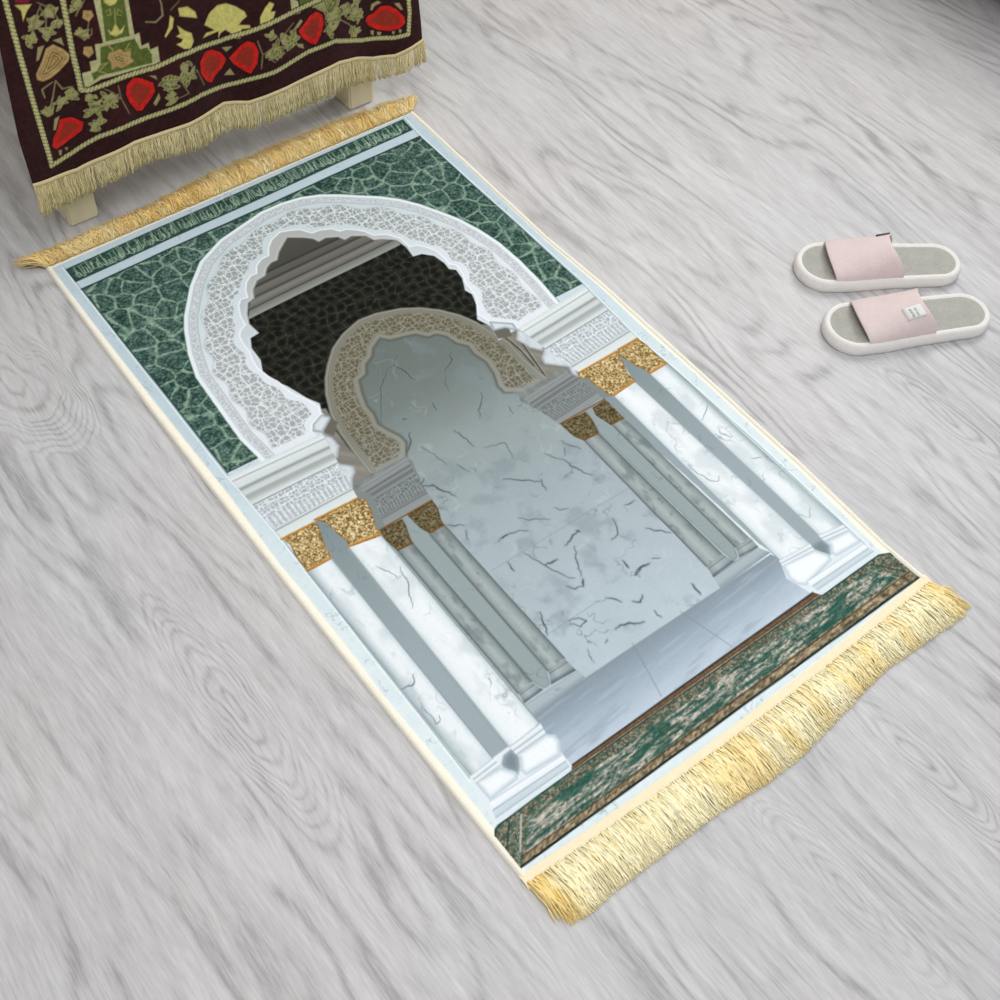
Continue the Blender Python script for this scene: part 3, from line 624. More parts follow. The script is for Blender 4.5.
#---- the pictorial velvet cloth
def paint_cloth(st):
    cv=Canvas(-.325,.385,.06,.50,st,(52,20,21));X,Y=cv.X,cv.Y
    n=fbm(X*220,Y*220,3,401);m=fbm(X*14,Y*22,3,402)
    cv.C[:]=mixc(mixc((32,13,14),(66,27,27),n),(78,30,34),sst(.5,.8,m)*.35)
    rng=np.random.RandomState(9)
    def leafy(c,r,k,pale=(164,160,108),ol=(92,102,48)):
        for i in range(int(k*1.5)):
            a=rng.rand()*6.28;d=r*(.15+.75*rng.rand());p=np.array(c)+d*np.array([np.cos(a),np.sin(a)]);b=a+rng.randn()*.8
            L=r*(.44+.26*rng.rand());w=L*.42;t=np.linspace(0,2*np.pi,9)[:-1]
            e=np.stack([L*np.cos(t),w*np.sin(t)*(1-.4*np.cos(t))],1)@np.array([[np.cos(b),np.sin(b)],[-np.sin(b),np.cos(b)]])+p
            cv.fill(e,ol if rng.rand()<.7 else pale,.0008,0,.8);cv.line(np.vstack([e,e[:1]]),.0019,pale,.9)
            cv.line(np.array([p,c]),.0016,pale,.8)
            if rng.rand()<.4: cv.line(np.array([p-.001,p+.001]),.003,(166,170,80),.8)
    for c,r,k in FOLI: leafy(c,r,k)
    for p in TEMPLE: cv.fill(p,lambda X_,Y_,d:mixc((172,170,118),(206,202,150),fbm(X_*300,Y_*300,2,5)))
    for p in TGREEN: cv.fill(p,lambda X_,Y_,d:mixc((74,88,36),(108,120,56),fbm(X_*300,Y_*300,2,6)))
    for wd,c,p in CSTROKES: cv.line(p,wd,c,.85,.3)
    for p in YELL: 
        cv.fill(p,lambda X_,Y_,d:mixc(mixc((194,186,96),(230,220,136),fbm(X_*160,Y_*160,3,7)),(150,140,80),sst(.002,0,d)*.5))
    for p in TAN: cv.fill(p,lambda X_,Y_,d:mixc(mixc((170,138,84),(204,172,112),fbm(X_*200,Y_*200,2,8)),(96,84,50),(np.sin(d*1500)>.35)*sst(.004,.007,d)*.8))
    for p in REDS:
        c=p.mean(0)
        cv.fill(p,(24,12,14),.0015,.0022,.8)
        cv.fill(p,lambda X_,Y_,d:mixc(mixc((190,20,18),(228,46,34),fbm(X_*260,Y_*260,2,9)),(120,56,34),sst(.0055,.010,d)*(.45+.4*(np.sin(np.arctan2(Y_-c[1]+.01,X_-c[0]+.004)*34)>0))))
    cv.fill(CRIM[0],(132,28,58))
    for p in PETAL: cv.fill(p,(160,152,104))
    for p in BRAID:
        cv.line(p,.0105,(20,22,14),.85);cv.line(p,.0078,(204,196,138),1)
        s=np.r_[0,np.cumsum(np.hypot(*np.diff(p,axis=0).T))]
        for k,t in enumerate(np.arange(.002,s[-1],.0058)):
            a=np.array([np.interp(t,s,p[:,i]) for i in (0,1)]);b=np.array([np.interp(t+.003,s,p[:,i]) for i in (0,1)])
            e=(b-a)/(np.hypot(*(b-a))+1e-9);q=np.array([-e[1],e[0]])
            cv.line(np.array([a-q*.0034,a+q*.0034+e*.004]),.0017,(70,84,46),.9)
            if k%2: cv.line(np.array([a+q*.0034,a-q*.0034+e*.004]),.001,(150,110,60),.55)
            cv.line(np.array([a+e*.001-q*.001,a+e*.003+q*.001]),.002,(214,206,152),.6)
    cv.C=np.clip(cv.C*(.9+.2*fbm(X*900,Y*500,2,12))[...,None],0,255)
    return cv

# ================= helpers
def lin(c):
    c=np.asarray(c,float)/255.; return np.where(c<=.04045,c/12.92,((c+.055)/1.055)**2.4)
def tag(o,label=None,cat=None,group=None,kind=None):
    if label:o['label']=label
    if cat:o['category']=cat
    if group:o['group']=group
    if kind:o['kind']=kind
    return o
def empty(name,loc,rz=0):
    o=bpy.data.objects.new(name,None); COL.objects.link(o); o.location=loc; o.rotation_euler=(0,0,rz); o.empty_display_size=.05; return o
def link(name,me,mat=None,parent=None):
    o=bpy.data.objects.new(name,me); COL.objects.link(o)
    if mat: me.materials.append(mat)
    if parent: o.parent=parent
    return o
def mesh_np(name,V,F,cols=None,smooth=False):
    V=np.asarray(V,np.float32); F=np.asarray(F,np.int32); me=bpy.data.meshes.new(name); n=F.shape[1]
    me.vertices.add(len(V)); me.vertices.foreach_set('co',V.ravel())
    me.loops.add(F.size); me.loops.foreach_set('vertex_index',F.ravel())
    me.polygons.add(len(F)); me.polygons.foreach_set('loop_start',np.arange(0,F.size,n,dtype=np.int32)); me.polygons.foreach_set('loop_total',np.full(len(F),n,np.int32))
    me.update(calc_edges=True)
    if smooth: me.polygons.foreach_set('use_smooth',np.ones(len(F),bool))
    if cols is not None:
        a=me.color_attributes.new('dye','FLOAT_COLOR','POINT'); c=np.ones((len(V),4),np.float32); c[:,:3]=cols; a.data.foreach_set('color',c.ravel())
    me.validate(); return me
def gridmesh(name,P,cols=None,smooth=True):
    h,w_=P.shape[:2]; i=np.arange(h*w_).reshape(h,w_); F=np.stack([i[:-1,:-1],i[:-1,1:],i[1:,1:],i[1:,:-1]],-1).reshape(-1,4)
    return mesh_np(name,P.reshape(-1,3),F,None if cols is None else cols.reshape(-1,3),smooth)
def sample(cv,X,Y):
    u=np.clip((X-cv.x[0])/cv.st,0,len(cv.x)-1.001);v=np.clip((Y-cv.y[0])/cv.st,0,len(cv.y)-1.001)
    j=u.astype(int);i=v.astype(int);fu=(u-j)[...,None];fv=(v-i)[...,None];C=cv.C
    return (C[i,j]*(1-fu)+C[i,j+1]*fu)*(1-fv)+(C[i+1,j]*(1-fu)+C[i+1,j+1]*fu)*fv
class NT:
    def __init__(s,name,rough=.8,spec=.3):
        s.m=bpy.data.materials.new(name); s.m.use_nodes=True; s.t=s.m.node_tree; s.b=s.t.nodes['Principled BSDF']
        s.b.inputs['Roughness'].default_value=rough; s.b.inputs['Specular IOR Level'].default_value=spec
    def n(s,ty,**k):
        n=s.t.nodes.new('ShaderNode'+ty)
        for a,v in k.items():
            if a.startswith('_'): setattr(n,a[1:],v)
        return n
    def set(s,sock,v):
        if hasattr(v,'links') or isinstance(v,bpy.types.NodeSocket): s.t.links.new(v,sock)
        else: sock.default_value=v
    def math(s,op,a,b=0.,c=None):
        n=s.n('Math',_operation=op); s.set(n.inputs[0],a); s.set(n.inputs[1],b)
        if c is not None: s.set(n.inputs[2],c)
        return n.outputs[0]
    def noise(s,vec,scale,detail=3,rough=.5,dist=0):
        n=s.n('TexNoise'); s.set(n.inputs['Vector'],vec); n.inputs['Scale'].default_value=scale; n.inputs['Detail'].default_value=detail; n.inputs['Roughness'].default_value=rough; n.inputs['Distortion'].default_value=dist; return n.outputs[0]
    def mapping(s,vec,sc):
        n=s.n('Mapping'); s.set(n.inputs[0],vec); n.inputs['Scale'].default_value=sc; return n.outputs[0]
    def xyz(s,x,y,z=0.):
        n=s.n('CombineXYZ'); s.set(n.inputs[0],x); s.set(n.inputs[1],y); s.set(n.inputs[2],z); return n.outputs[0]
    def ramp(s,f,st):
        n=s.n('ValToRGB'); s.set(n.inputs[0],f); e=n.color_ramp.elements
        while len(e)<len(st): e.new(.5)
        for q,(p,c) in zip(e,st): q.position=p; q.color=(*lin(c),1) if max(c)>1 else (*c,1)
        return n.outputs[0]
    def mix(s,f,a,b,mode='MIX'):
        n=s.n('Mix',_data_type='RGBA',_blend_type=mode); s.set(n.inputs[0],f); s.set(n.inputs[6],a); s.set(n.inputs[7],b); return n.outputs[2]
    def bump(s,h,st,d=.001):
        n=s.n('Bump'); n.inputs['Strength'].default_value=st; n.inputs['Distance'].default_value=d; s.set(n.inputs['Height'],h); s.t.links.new(n.outputs[0],s.b.inputs['Normal'])
    def base(s,c): s.set(s.b.inputs['Base Color'],c); return s.m
    def obj(s): return s.n('TexCoord').outputs['Object']
def dyed(name,bs=900,bst=.3,sheen=.0,rough=.85,spec=.15):
    t=NT(name,rough,spec); a=t.n('Attribute',_attribute_name='dye'); t.b.inputs['Sheen Weight'].default_value=sheen
    t.bump(t.noise(t.obj(),bs,2),bst,.0006); return t.base(a.outputs['Color'])
def fabric(name,c1,c2,scale=700,bst=.4,rough=.9):
    t=NT(name,rough,.15); o=t.obj(); n=t.noise(o,scale,3,.6); t.bump(n,bst,.001)
    return t.base(t.ramp(t.math('ADD',t.math('MULTIPLY',n,.7),t.math('MULTIPLY',t.noise(o,60,2),.3)),[(.3,c1),(.7,c2)]))
def boxbm(x0,x1,y0,y1,z0,z1,bev=.002,seg=2):
    bm=bmesh.new(); bmesh.ops.create_cube(bm,size=1)
    for q in bm.verts: q.co=Vector(((x0+x1)/2+q.co.x*(x1-x0),(y0+y1)/2+q.co.y*(y1-y0),(z0+z1)/2+q.co.z*(z1-z0)))
    if bev: bmesh.ops.bevel(bm,geom=bm.edges[:],offset=bev,segments=seg,affect='EDGES')
    return bm
def fin(name,bm,mat,parent,smooth=False):
    me=bpy.data.meshes.new(name); bm.to_mesh(me); bm.free()
    if smooth: me.polygons.foreach_set('use_smooth',np.ones(len(me.polygons),bool))
    return link(name,me,mat,parent)
# ================= floor: pale grey oak boards, grain along y
def floor_material():
    t=NT('pale_grey_oak',.55,.25); sp=t.n('SeparateXYZ'); t.t.links.new(t.n('TexCoord').outputs['Object'],sp.inputs[0]); x,y=sp.outputs[0],sp.outputs[1]
    M=t.math
    wv=M('MULTIPLY',M('SUBTRACT',t.noise(t.xyz(M('MULTIPLY',x,4.),M('MULTIPLY',y,1.3)),1,2,.5),.5),.10)
    xw=M('ADD',x,wv)
    # growth rings are contour lines of a stretched noise: they close into cathedral figures by themselves
    F=M('MULTIPLY',t.noise(t.xyz(M('MULTIPLY',xw,6.5),M('MULTIPLY',y,1.15)),1,2,.45),17.)
    K=0.
    for kx,ky,a,b,r in ((-.475,-.21,.030,.16,5),(-.052,-.80,.030,.14,5),(.135,-.73,.027,.12,4),(.565,-.40,.028,.14,4),(-.465,.40,.05,.11,3)):
        dx=M('DIVIDE',M('SUBTRACT',M('ADD',x,M('MULTIPLY',wv,.2)),kx),a); dy=M('DIVIDE',M('SUBTRACT',y,ky),b)
        wob=M('MULTIPLY',M('SUBTRACT',t.noise(t.xyz(M('MULTIPLY',x,28.),M('MULTIPLY',y,10.)),1,2,.5),.5),.9)
        skew=M('ADD',dx,M('ADD',M('MULTIPLY',dy,.3),wob))
        d=M('SQRT',M('ADD',M('POWER',M('ABSOLUTE',skew),2.),M('ADD',M('POWER',M('ABSOLUTE',dy),2.),.01)))
        wgt=M('MINIMUM',M('MAXIMUM',M('MULTIPLY',M('SUBTRACT',1.,M('MULTIPLY',d,.66)),2.2),0.),1.)
        K=M('MAXIMUM',wgt,K)
        F=M('ADD',M('MULTIPLY',F,M('SUBTRACT',1.,wgt)),M('MULTIPLY',M('MULTIPLY',d,float(r)),wgt))
    F=M('ADD',F,M('MULTIPLY',t.noise(t.xyz(M('MULTIPLY',x,45.),M('MULTIPLY',y,11.)),1,2,.5),.6))
    rings=M('ADD',M('MULTIPLY',M('SINE',M('MULTIPLY',F,6.2832)),.5),.5); rings=M('POWER',rings,2.5)
    amp=t.noise(t.xyz(M('MULTIPLY',x,9.),M('MULTIPLY',y,2.5)),1,2,.5)
    broad=t.noise(t.xyz(M('MULTIPLY',xw,13.),M('MULTIPLY',y,1.5)),1,3,.5)
    fine=t.noise(t.xyz(M('MULTIPLY',xw,340.),M('MULTIPLY',y,26.)),1,3,.7)
    rl=t.noise(t.xyz(M('MULTIPLY',xw,46.),M('MULTIPLY',y,3.2)),1,3,.6); ridge=M('MAXIMUM',M('SUBTRACT',1.,M('MULTIPLY',M('ABSOLUTE',M('SUBTRACT',rl,.5)),26.)),0.)
    amp2=t.noise(t.xyz(M('MULTIPLY',x,11.),M('MULTIPLY',y,4.)),1.7,2,.5)
    mid=t.noise(t.xyz(M('MULTIPLY',xw,75.),M('MULTIPLY',y,7.)),1,4,.65)
    v=M('ADD',M('MULTIPLY',broad,.34),M('ADD',M('MULTIPLY',fine,.64),M('MULTIPLY',mid,.52)))
    v=M('SUBTRACT',v,M('MULTIPLY',rings,M('MAXIMUM',M('MULTIPLY',M('MAXIMUM',M('SUBTRACT',amp,.32),0.),.85),M('MULTIPLY',K,M('MULTIPLY',amp,.36)))))
    v=M('SUBTRACT',v,M('MULTIPLY',ridge,M('MULTIPLY',M('MAXIMUM',M('SUBTRACT',amp2,.42),0.),.45)))
    c=t.ramp(v,[(.42,(166,165,165)),(.60,(191,190,190)),(.76,(204,203,203)),(.95,(217,217,217))])
    tint=t.noise(t.xyz(M('MULTIPLY',x,2.2),M('MULTIPLY',y,1.)),1,2,.5)
    c=t.mix(1.,c,t.ramp(tint,[(.35,(1.,.988,.98)),(.65,(.985,.995,1.))]),'MULTIPLY')
    t.bump(v,.12,.0006); return t.base(c)
fm=floor_material()
fl=link('floor',mesh_np('floor',[(-3.2,-3.2,0),(3.2,-3.2,0),(3.2,3.4,0),(-3.2,3.4,0),(-3.2,-3.2,-.03),(3.2,-3.2,-.03),(3.2,3.4,-.03),(-3.2,3.4,-.03)],[(0,1,2,3),(7,6,5,4),(0,4,5,1),(1,5,6,2),(2,6,7,3),(3,7,4,0)]),fm); tag(fl,kind='structure')
wl=NT('warm_grey_plaster',.9,.1); wl.base(wl.ramp(wl.noise(wl.obj(),12,3),[(.3,(176,168,160)),(.7,(188,181,173))]))
tag(fin('wall_back',boxbm(-3.2,3.2,1.14,1.24,0,2.6,0),wl.m,None),kind='structure')
# ================= the prayer rug
_pl=np.polyfit(OUTL[:,1],OUTL[:,0],4)
def xl(y): return np.polyval(_pl,y)
def xr(y): return np.interp(-y,-OUTR[:,1],OUTR[:,0])
def yb(x): return -.5715-.0085*(1-np.clip(np.abs(x)/.33,0,1)**2)
YT=.5715
rug=empty('prayer_rug',(0,0,0)); tag(rug,'long printed prayer rug with white arches, marble columns and yellow fringes lying on the floor','rug')
cv=paint_rug(.001)
nu,nv=670,1150
u=np.linspace(0,1,nu); v=np.linspace(0,1,nv); U,Vv=np.meshgrid(u,v)
Y0=-.5715+(YT+.5715)*Vv; X0=xl(Y0)+(xr(Y0)-xl(Y0))*U; Y0=Y0+(yb(X0)+.5715)*(1-Vv)**3
und=.0005*np.sin(X0*21+Y0*9)+.0004*np.sin(Y0*31)
edge=np.minimum(np.minimum(U,1-U)*.66,np.minimum(Vv,1-Vv)*1.14); Z0=.0042+und*np.clip(edge/.02,0,1)
cols=lin(sample(cv,X0,Y0))
# side walls down to the floor are one more ring of vertices on each border
def pad(a,k):
    b=np.empty((a.shape[0]+2,a.shape[1]+2)); b[1:-1,1:-1]=a; b[0,1:-1]=a[0]; b[-1,1:-1]=a[-1]; b[:,0]=b[:,1]; b[:,-1]=b[:,-2]
    if k: b[0,:]=b[-1,:]=.0003; b[:,0]=b[:,-1]=.0003
    return b
P=np.stack([pad(X0,0),pad(Y0,0),pad(Z0,1)],-1); Cc=np.stack([pad(cols[...,i],0) for i in range(3)],-1)
link('printed_pile',gridmesh('printed_pile',P,Cc),dyed('printed_velour',1400,.22,.0),rug)
# pale overlocked edges
cream=fabric('cream_overlock',(240,234,214),(255,250,236),900,.5)
def edging(fx,sgn):
    ys=np.linspace(-.574,.5725,420); a=np.linspace(0,np.pi,9); cx=fx(ys)-sgn*.0028; r=.0044+.0002*np.sin(ys*900)
    X=cx[:,None]+np.cos(a)[None]*r[:,None]; Z=.0003+np.sin(a)[None]*.0062*(r[:,None]/.0044); Yy=np.repeat(ys[:,None],9,1)
    if sgn>0: X=X[:,::1]
    return gridmesh('edge',np.stack([X,Yy,Z],-1))
link('edge_binding',edging(xl,-1),cream,rug); link('edge_binding',edging(xr,1),cream,rug)
# ---------- fringes
def strands(name,root,tip,lift,wd,colr,rng,seg=5,curl=.003):
    n=len(root); t=np.linspace(0,1,seg+1); d=tip-root; L=np.hypot(d[:,0],d[:,1])+1e-9; side=np.stack([-d[:,1]/L,d[:,0]/L],1)
    ph=rng.rand(n)*6.28; am=curl*(rng.rand(n)*1.2+.2); P=np.zeros((n,seg+1,3,3))
    for k,s in enumerate(t):
        off=side*(am*np.sin(ph+s*4.2)*s)[:,None]; c=root[:,:2]+d[:,:2]*s+off
        z=root[:,2]+(lift*np.sin(np.pi*min(1,s*1.05+.04))**1.0*np.ones(n))*1.0*(1-s*.35)+(tip[:,2]-root[:,2])*s
        w=wd*(1.-.72*s**2)
        for j,(a,b) in enumerate(((1,0),(-1,0),(0,1.1))):
            P[:,k,j,:2]=c+side*(a*w*.5)[:,None]; P[:,k,j,2]=np.maximum(z+b*w*.42,.0006+b*.0004)
    idx=np.arange(n*(seg+1)*3).reshape(n,seg+1,3); F=[]
    for j in range(3):
        q=(j+1)%3; F.append(np.stack([idx[:,:-1,j],idx[:,:-1,q],idx[:,1:,q],idx[:,1:,j]],-1).reshape(-1,4))
    c=np.repeat(colr[:,None],(seg+1),1); c=np.repeat(c[:,:,None],3,2).reshape(-1,3)
    return mesh_np(name,P.reshape(-1,3),np.concatenate(F),c,True)
rng=np.random.RandomState(3)
frm=dyed('gold_fringe_yarn',600,.1,0,.6,.3)
def goldc(n,pale,deep,f): 
    f=np.clip(f,0,1)[:,None]; return lin(np.array(pale)*(1-f)+np.array(deep)*f)*(.9+.2*rng.rand(n,1))
# foot end
n=6200; xs=np.sort(xl(-.57)+.002+(xr(-.57)-xl(-.57)-.004)*rng.rand(n)); lay=rng.rand(n)
end=np.interp(xs,[-.334,-.32,-.305,-.26,-.1,-.04,.02,.1,.18,.25,.31,.334],[-.628,-.640,-.646,-.644,-.646,-.653,-.653,-.644,-.634,-.637,-.640,-.636])
tip=np.stack([xs+.010*(rng.rand(n)-.5)*2+np.interp(xs,[-.33,-.28,.26,.33],[.010,.002,.002,.012]),0*xs,.0012+.006*lay],1)
root=np.stack([xs,yb(xs)-.009-.012*rng.rand(n),.0015+.004*lay],1)
tip[:,1]=root[:,1]+(end-root[:,1])*(1.05-.42*rng.rand(n)**2.0*(lay>.3)-.05*rng.rand(n)); clump=.006*np.sin(xs*310)+.004*np.sin(xs*127+1); tip[:,0]+=clump*.5
blot=vnoise(xs*38,tip[:,1]*60,5); cornr=sst(.29,.335,np.abs(xs))
f=.04+.34*rng.rand(n)**2+.34*sst(.55,.9,blot)+.55*cornr-.08*lay
link('fringe',strands('fringe_foot',root,tip,.006*(.3+lay),.0021+.0010*rng.rand(n),goldc(n,(255,249,214),(252,216,124),f),rng),frm,rug)['kind']='stuff'
m_=900; xs2=np.linspace(-.328,.329,m_); r2=np.stack([xs2,yb(xs2)-.010,np.full(m_,.0008)],1); t2=np.stack([xs2+.004*(rng.rand(m_)-.5)+np.interp(xs2,[-.33,-.28,.26,.33],[.008,.002,.002,.008]),np.interp(xs2,[-.334,-.32,-.305,-.26,-.1,-.04,.02,.1,.18,.25,.31,.334],[-.62,-.630,-.636,-.634,-.636,-.643,-.643,-.634,-.624,-.627,-.630,-.626])+.006*rng.rand(m_),np.full(m_,.0008)],1)
link('fringe',strands('fringe_underlay',r2,t2,.002,.0075+0*xs2,goldc(m_,(255,243,196),(252,216,124),.15+.3*rng.rand(m_)),rng,4,.001),frm,rug)['kind']='stuff'
# knotted heading under it
xs=np.linspace(-.331,.332,330); a=np.linspace(0,1,10); hy=yb(xs)[:,None]+.0015-.018*a[None]; hz=.0048+.0012*np.sin(a*np.pi)[None]+.0005*np.sin(xs*1500)[:,None]-.0035*(a[None]**3)
hc=lin(np.array((255,236,200)))*np.ones((330,10,1))*(.94+.08*rng.rand(330,10,1)); 
link('heading_band',gridmesh('heading_band',np.stack([np.repeat(xs[:,None],10,1),hy,hz],-1),hc),frm,rug)['label']='peach cream knotted heading of the foot fringe'
# head end
n=5600; xs=np.sort(-.333+.667*rng.rand(n)); lay=rng.rand(n)
end=np.interp(xs,[-.335,-.29,-.22,-.14,-.09,-.04,.05,.14,.24,.30,.335],[.604,.600,.604,.604,.610,.617,.619,.618,.614,.609,.600])
root=np.stack([xs,.5745-.006*rng.rand(n)-.000,.004+.003*lay],1)
tip=np.stack([xs+.036*(rng.rand(n)-.5)+.006*np.sin(xs*140)+np.interp(xs,[-.335,-.29,.28,.335],[-.022,-.004,0,.006]),end,.003+.010*lay],1)
tip[:,1]=root[:,1]+(end-root[:,1])*(1.05-.45*rng.rand(n)**1.6)
blot=vnoise(xs*45,tip[:,1]*70,15); f=.16+.62*rng.rand(n)+.5*(blot-.5)
link('fringe',strands('fringe_head',root,tip,.009*(.3+lay),.0013+.0008*rng.rand(n),goldc(n,(255,243,196),(242,196,106),f),rng,5,.004),frm,rug)['kind']='stuff'
# ================= bench under the cloth
wood=NT('cream_painted_wood',.45,.4); wood.bump(wood.noise(wood.mapping(wood.obj(),(8,8,1.5)),14,3),.05,.001); woodm=wood.base(wood.ramp(wood.noise(wood.mapping(wood.obj(),(6,6,1)),9,3),[(.3,(222,212,174)),(.7,(234,226,194))]))
bench=empty('bench',(.02,.85,0)); tag(bench,'low cream wooden bench on square legs beneath the dark patterned cloth','bench')
bx,by=-.02,-.85
for x0 in (-.2625,.2465):
    for y0 in (.633,1.02): fin('leg',boxbm(x0+bx,x0+.048+bx,y0+by,y0+.048+by,0,.425,.003),woodm,bench)
fin('seat_board',boxbm(-.297+bx,.367+bx,.628+by,1.075+by,.425,.45,.004),woodm,bench)
fin('apron',boxbm(-.255+bx,.288+bx,.637+by,.655+by,.30,.425,.002),woodm,bench); fin('apron',boxbm(-.255+bx,.288+bx,.98+by,.998+by,.33,.425,.002),woodm,bench)
# ================= cloth over the bench
HX=np.array([-.310,-.268,-.235,-.199,-.144,-.109,-.054,.011,.051,.094,.16,.215,.25,.282,.32,.358,.376]); HZ=np.array([.128,.121,.114,.119,.128,.125,.124,.127,.114,.119,.12,.124,.115,.102,.097,.105,.108])
def hem(x): return np.interp(x,HX,HZ)
def cy(x,z):                                   # y of the hanging front: flat on the seat edge, gently waved below
    k=np.clip((.44-z)/.33,0,1)
    return .612-.004*k+k*(.0045*np.sin(x*27+1.0)+.003*np.sin(x*49+.4))
cc=paint_cloth(.001)
cloth=empty('cloth',(0,.612,0)); tag(cloth,'dark brown velvet cloth with red flowers and cream braid, hanging over the bench','cloth')
def lx(z): return np.interp(z,[.12,.2,.28,.36,.46],[-.3055,-.3045,-.297,-.288,-.284])
def rx(z): return np.interp(z,[.1,.14,.18,.46],[.3745,.372,.368,.366])
nx,nz=680,340; uu=np.linspace(0,1,nx)
rows=[];colr=[]
tz=np.linspace(0,1,nz)
xb=-.3055+uu*(.3745+.3055)
for t in tz:
    z=hem(xb)*(1-t)+.452*t; x=lx(z)+(rx(z)-lx(z))*uu; rows.append(np.stack([x,cy(x,z),z],-1)); colr.append(lin(sample(cc,x,z)))
bc=lin(np.array((52,20,21.)))
xt=rows[-1][:,0]
for a in np.linspace(0.2,1,6)*np.pi/2: rows.append(np.stack([xt,.612+.018*(1-np.cos(a))+0*xt,.452+.006*np.sin(a)+0*xt],-1)); colr.append(np.tile(bc,(nx,1)))
for yy in np.linspace(.64,1.06,12): rows.append(np.stack([xt,yy+0*xt,.4575+.0006*np.sin(xt*40+yy*30)],-1)); colr.append(np.tile(bc,(nx,1)))
Pc=np.array(rows); Pc[...,1]-=.612
vm=dyed('woven_velvet',1100,.35,.08,.8,.1)
pn=link('woven_panel',gridmesh('woven_panel',Pc,np.array(colr)),vm,cloth)
so=pn.modifiers.new('thickness','SOLIDIFY'); so.thickness=.0016; so.offset=-1
# heading tape and fringe of the cloth
khaki=fabric('khaki_tape',(206,190,142),(230,214,168),900,.4)
frc=dyed('khaki_fringe_yarn',800,.1,0,.55,.35)
def tape():
    k=np.linspace(0,1,6); P=np.zeros((500,6,3)); x=np.linspace(-.3062,.3752,500)
    for i,q in enumerate(k):
        z=hem(x)+.0015-.008*q; P[:,i]=np.stack([x,cy(x,hem(x))-.612-.0012-.0016*np.sin(q*np.pi)-.0002*np.sin(x*2500),z],-1)
    return P
link('heading_band',gridmesh('cloth_heading',tape()),khaki,cloth)
def hang(n,rng):
    x0=np.sort(-.305+.680*rng.rand(n)); L=np.interp(x0,[-.31,-.27,-.22,-.16,-.11,-.06,0,.07,.134,.205,.27,.32,.376],[.052,.046,.043,.040,.037,.043,.046,.043,.042,.047,.040,.032,.036])*(.84+.2*rng.rand(n))
    seg=7; P=np.zeros((n,seg+1,4,3)); ph=rng.rand(n)*6.28; y0=cy(x0,hem(x0))-.612-.0015-.004*rng.rand(n); lean=.005*(rng.rand(n)-.5)+.0025*np.sin(x0*90); tw=900*(.7+.6*rng.rand(n))
    for k,s in enumerate(np.linspace(0,1,seg+1)):
        z=hem(x0)-.004-L*s; w=.00085*(1+.35*np.sin(ph+s*26))*(1. if s<.86 else 1.35)
        x=x0+lean*s+.0009*np.sin(ph+s*9); y=y0-.002*np.sin(s*2.5)*(1+np.sin(ph))
        for j,(a,b) in enumerate(((1,0),(0,-1),(-1,0),(0,1))): P[:,k,j]=np.stack([x+a*w,y+b*w,z],-1)
    idx=np.arange(n*(seg+1)*4).reshape(n,seg+1,4); F=[]
    for j in range(4):
        q=(j+1)%4; F.append(np.stack([idx[:,:-1,j],idx[:,:-1,q],idx[:,1:,q],idx[:,1:,j]],-1).reshape(-1,4))
    F.append(idx[:,-1,:]); f=rng.rand(n,1); c=lin(np.array((204,188,134))*(1-f)+np.array((246,234,188))*f)
    c=np.repeat(c[:,None],(seg+1)*4,1).reshape(-1,3)
    return mesh_np('cloth_fringe',P.reshape(-1,3),np.concatenate(F),c,True)
tag(link('fringe',hang(1250,rng),frc,cloth),kind='stuff')
# ================= slippers (local x runs from toe to heel)
towel=fabric('white_terry',(226,222,218),(243,240,236),500,.7)
linen=fabric('grey_linen',(160,160,152),(182,181,173),420,.5)
pink=fabric('pale_pink_linen',(214,197,194),(228,212,209),420,.45)
SL=.262
def hw(t):   # half width along the sole
    t=np.clip(t,0,1); b=np.interp(t,[0,.15,.32,.55,.8,1],[.0455,.0475,.0475,.0425,.0405,.0395])
    r0,r1=.17,.15
    e=np.where(t<r0,np.sqrt(np.clip(1-((r0-t)/r0)**2,0,1)),np.where(t>1-r1,np.sqrt(np.clip(1-((t-1+r1)/r1)**2,0,1)),1.))
    return b*e
def outline(n=96,ins=0.):
    th=np.linspace(0,2*np.pi,n,endpoint=False); t=.5-.5*np.cos(th); s=np.where(th<np.pi,1,-1)
    p=np.stack([(t-.5)*SL,s*hw(t)],1)
    if ins:
        q=np.roll(p,-1,0)-np.roll(p,1,0); q/=np.hypot(q[:,0],q[:,1])[:,None]+1e-9; nrm=np.stack([q[:,1],-q[:,0]],1)
        sg=np.sign((nrm*(p-p.mean(0))).sum(1).mean()); p=p-nrm*sg*ins
    return p
def ringmesh(name,prof,cap=True,bottom=True):   # prof: (inset, z)
    n=96; V=[];F=[]
    for ins,z in prof: V+= [(x,y,z) for x,y in outline(n,ins)]
    for k in range(len(prof)-1):
        for i in range(n): a=k*n+i;b=k*n+(i+1)%n; F.append((a,b,b+n,a+n))
    bm=bmesh.new(); vs_=[bm.verts.new(v) for v in V]
    for f in F: bm.faces.new([vs_[i] for i in f])
    if bottom: bm.faces.new(vs_[:n][::-1])
    if cap: bm.faces.new(vs_[-n:])
    bmesh.ops.recalc_face_normals(bm,faces=bm.faces[:]); me=bpy.data.meshes.new(name); bm.to_mesh(me); bm.free()
    me.polygons.foreach_set('use_smooth',np.ones(len(me.polygons),bool)); return me
def strap_mesh():
    na,ns=33,15; P=np.zeros((ns,na,3))
    for i,s in enumerate(np.linspace(0,1,ns)):
        for j,a in enumerate(np.linspace(0,np.pi,na)):
            q=np.sin(a)
            t=(.205+(.61-.205)*s)*(1-q**1.5)+(.175+(.52-.175)*s)*q**1.5
            w=float(hw(np.array(.24+.37*s)))-.0045; h=.037+.026*s
            P[i,j]=((t-.5)*SL,-np.cos(a)*w,.0175+(h-.0175)*q**.72)
    return P
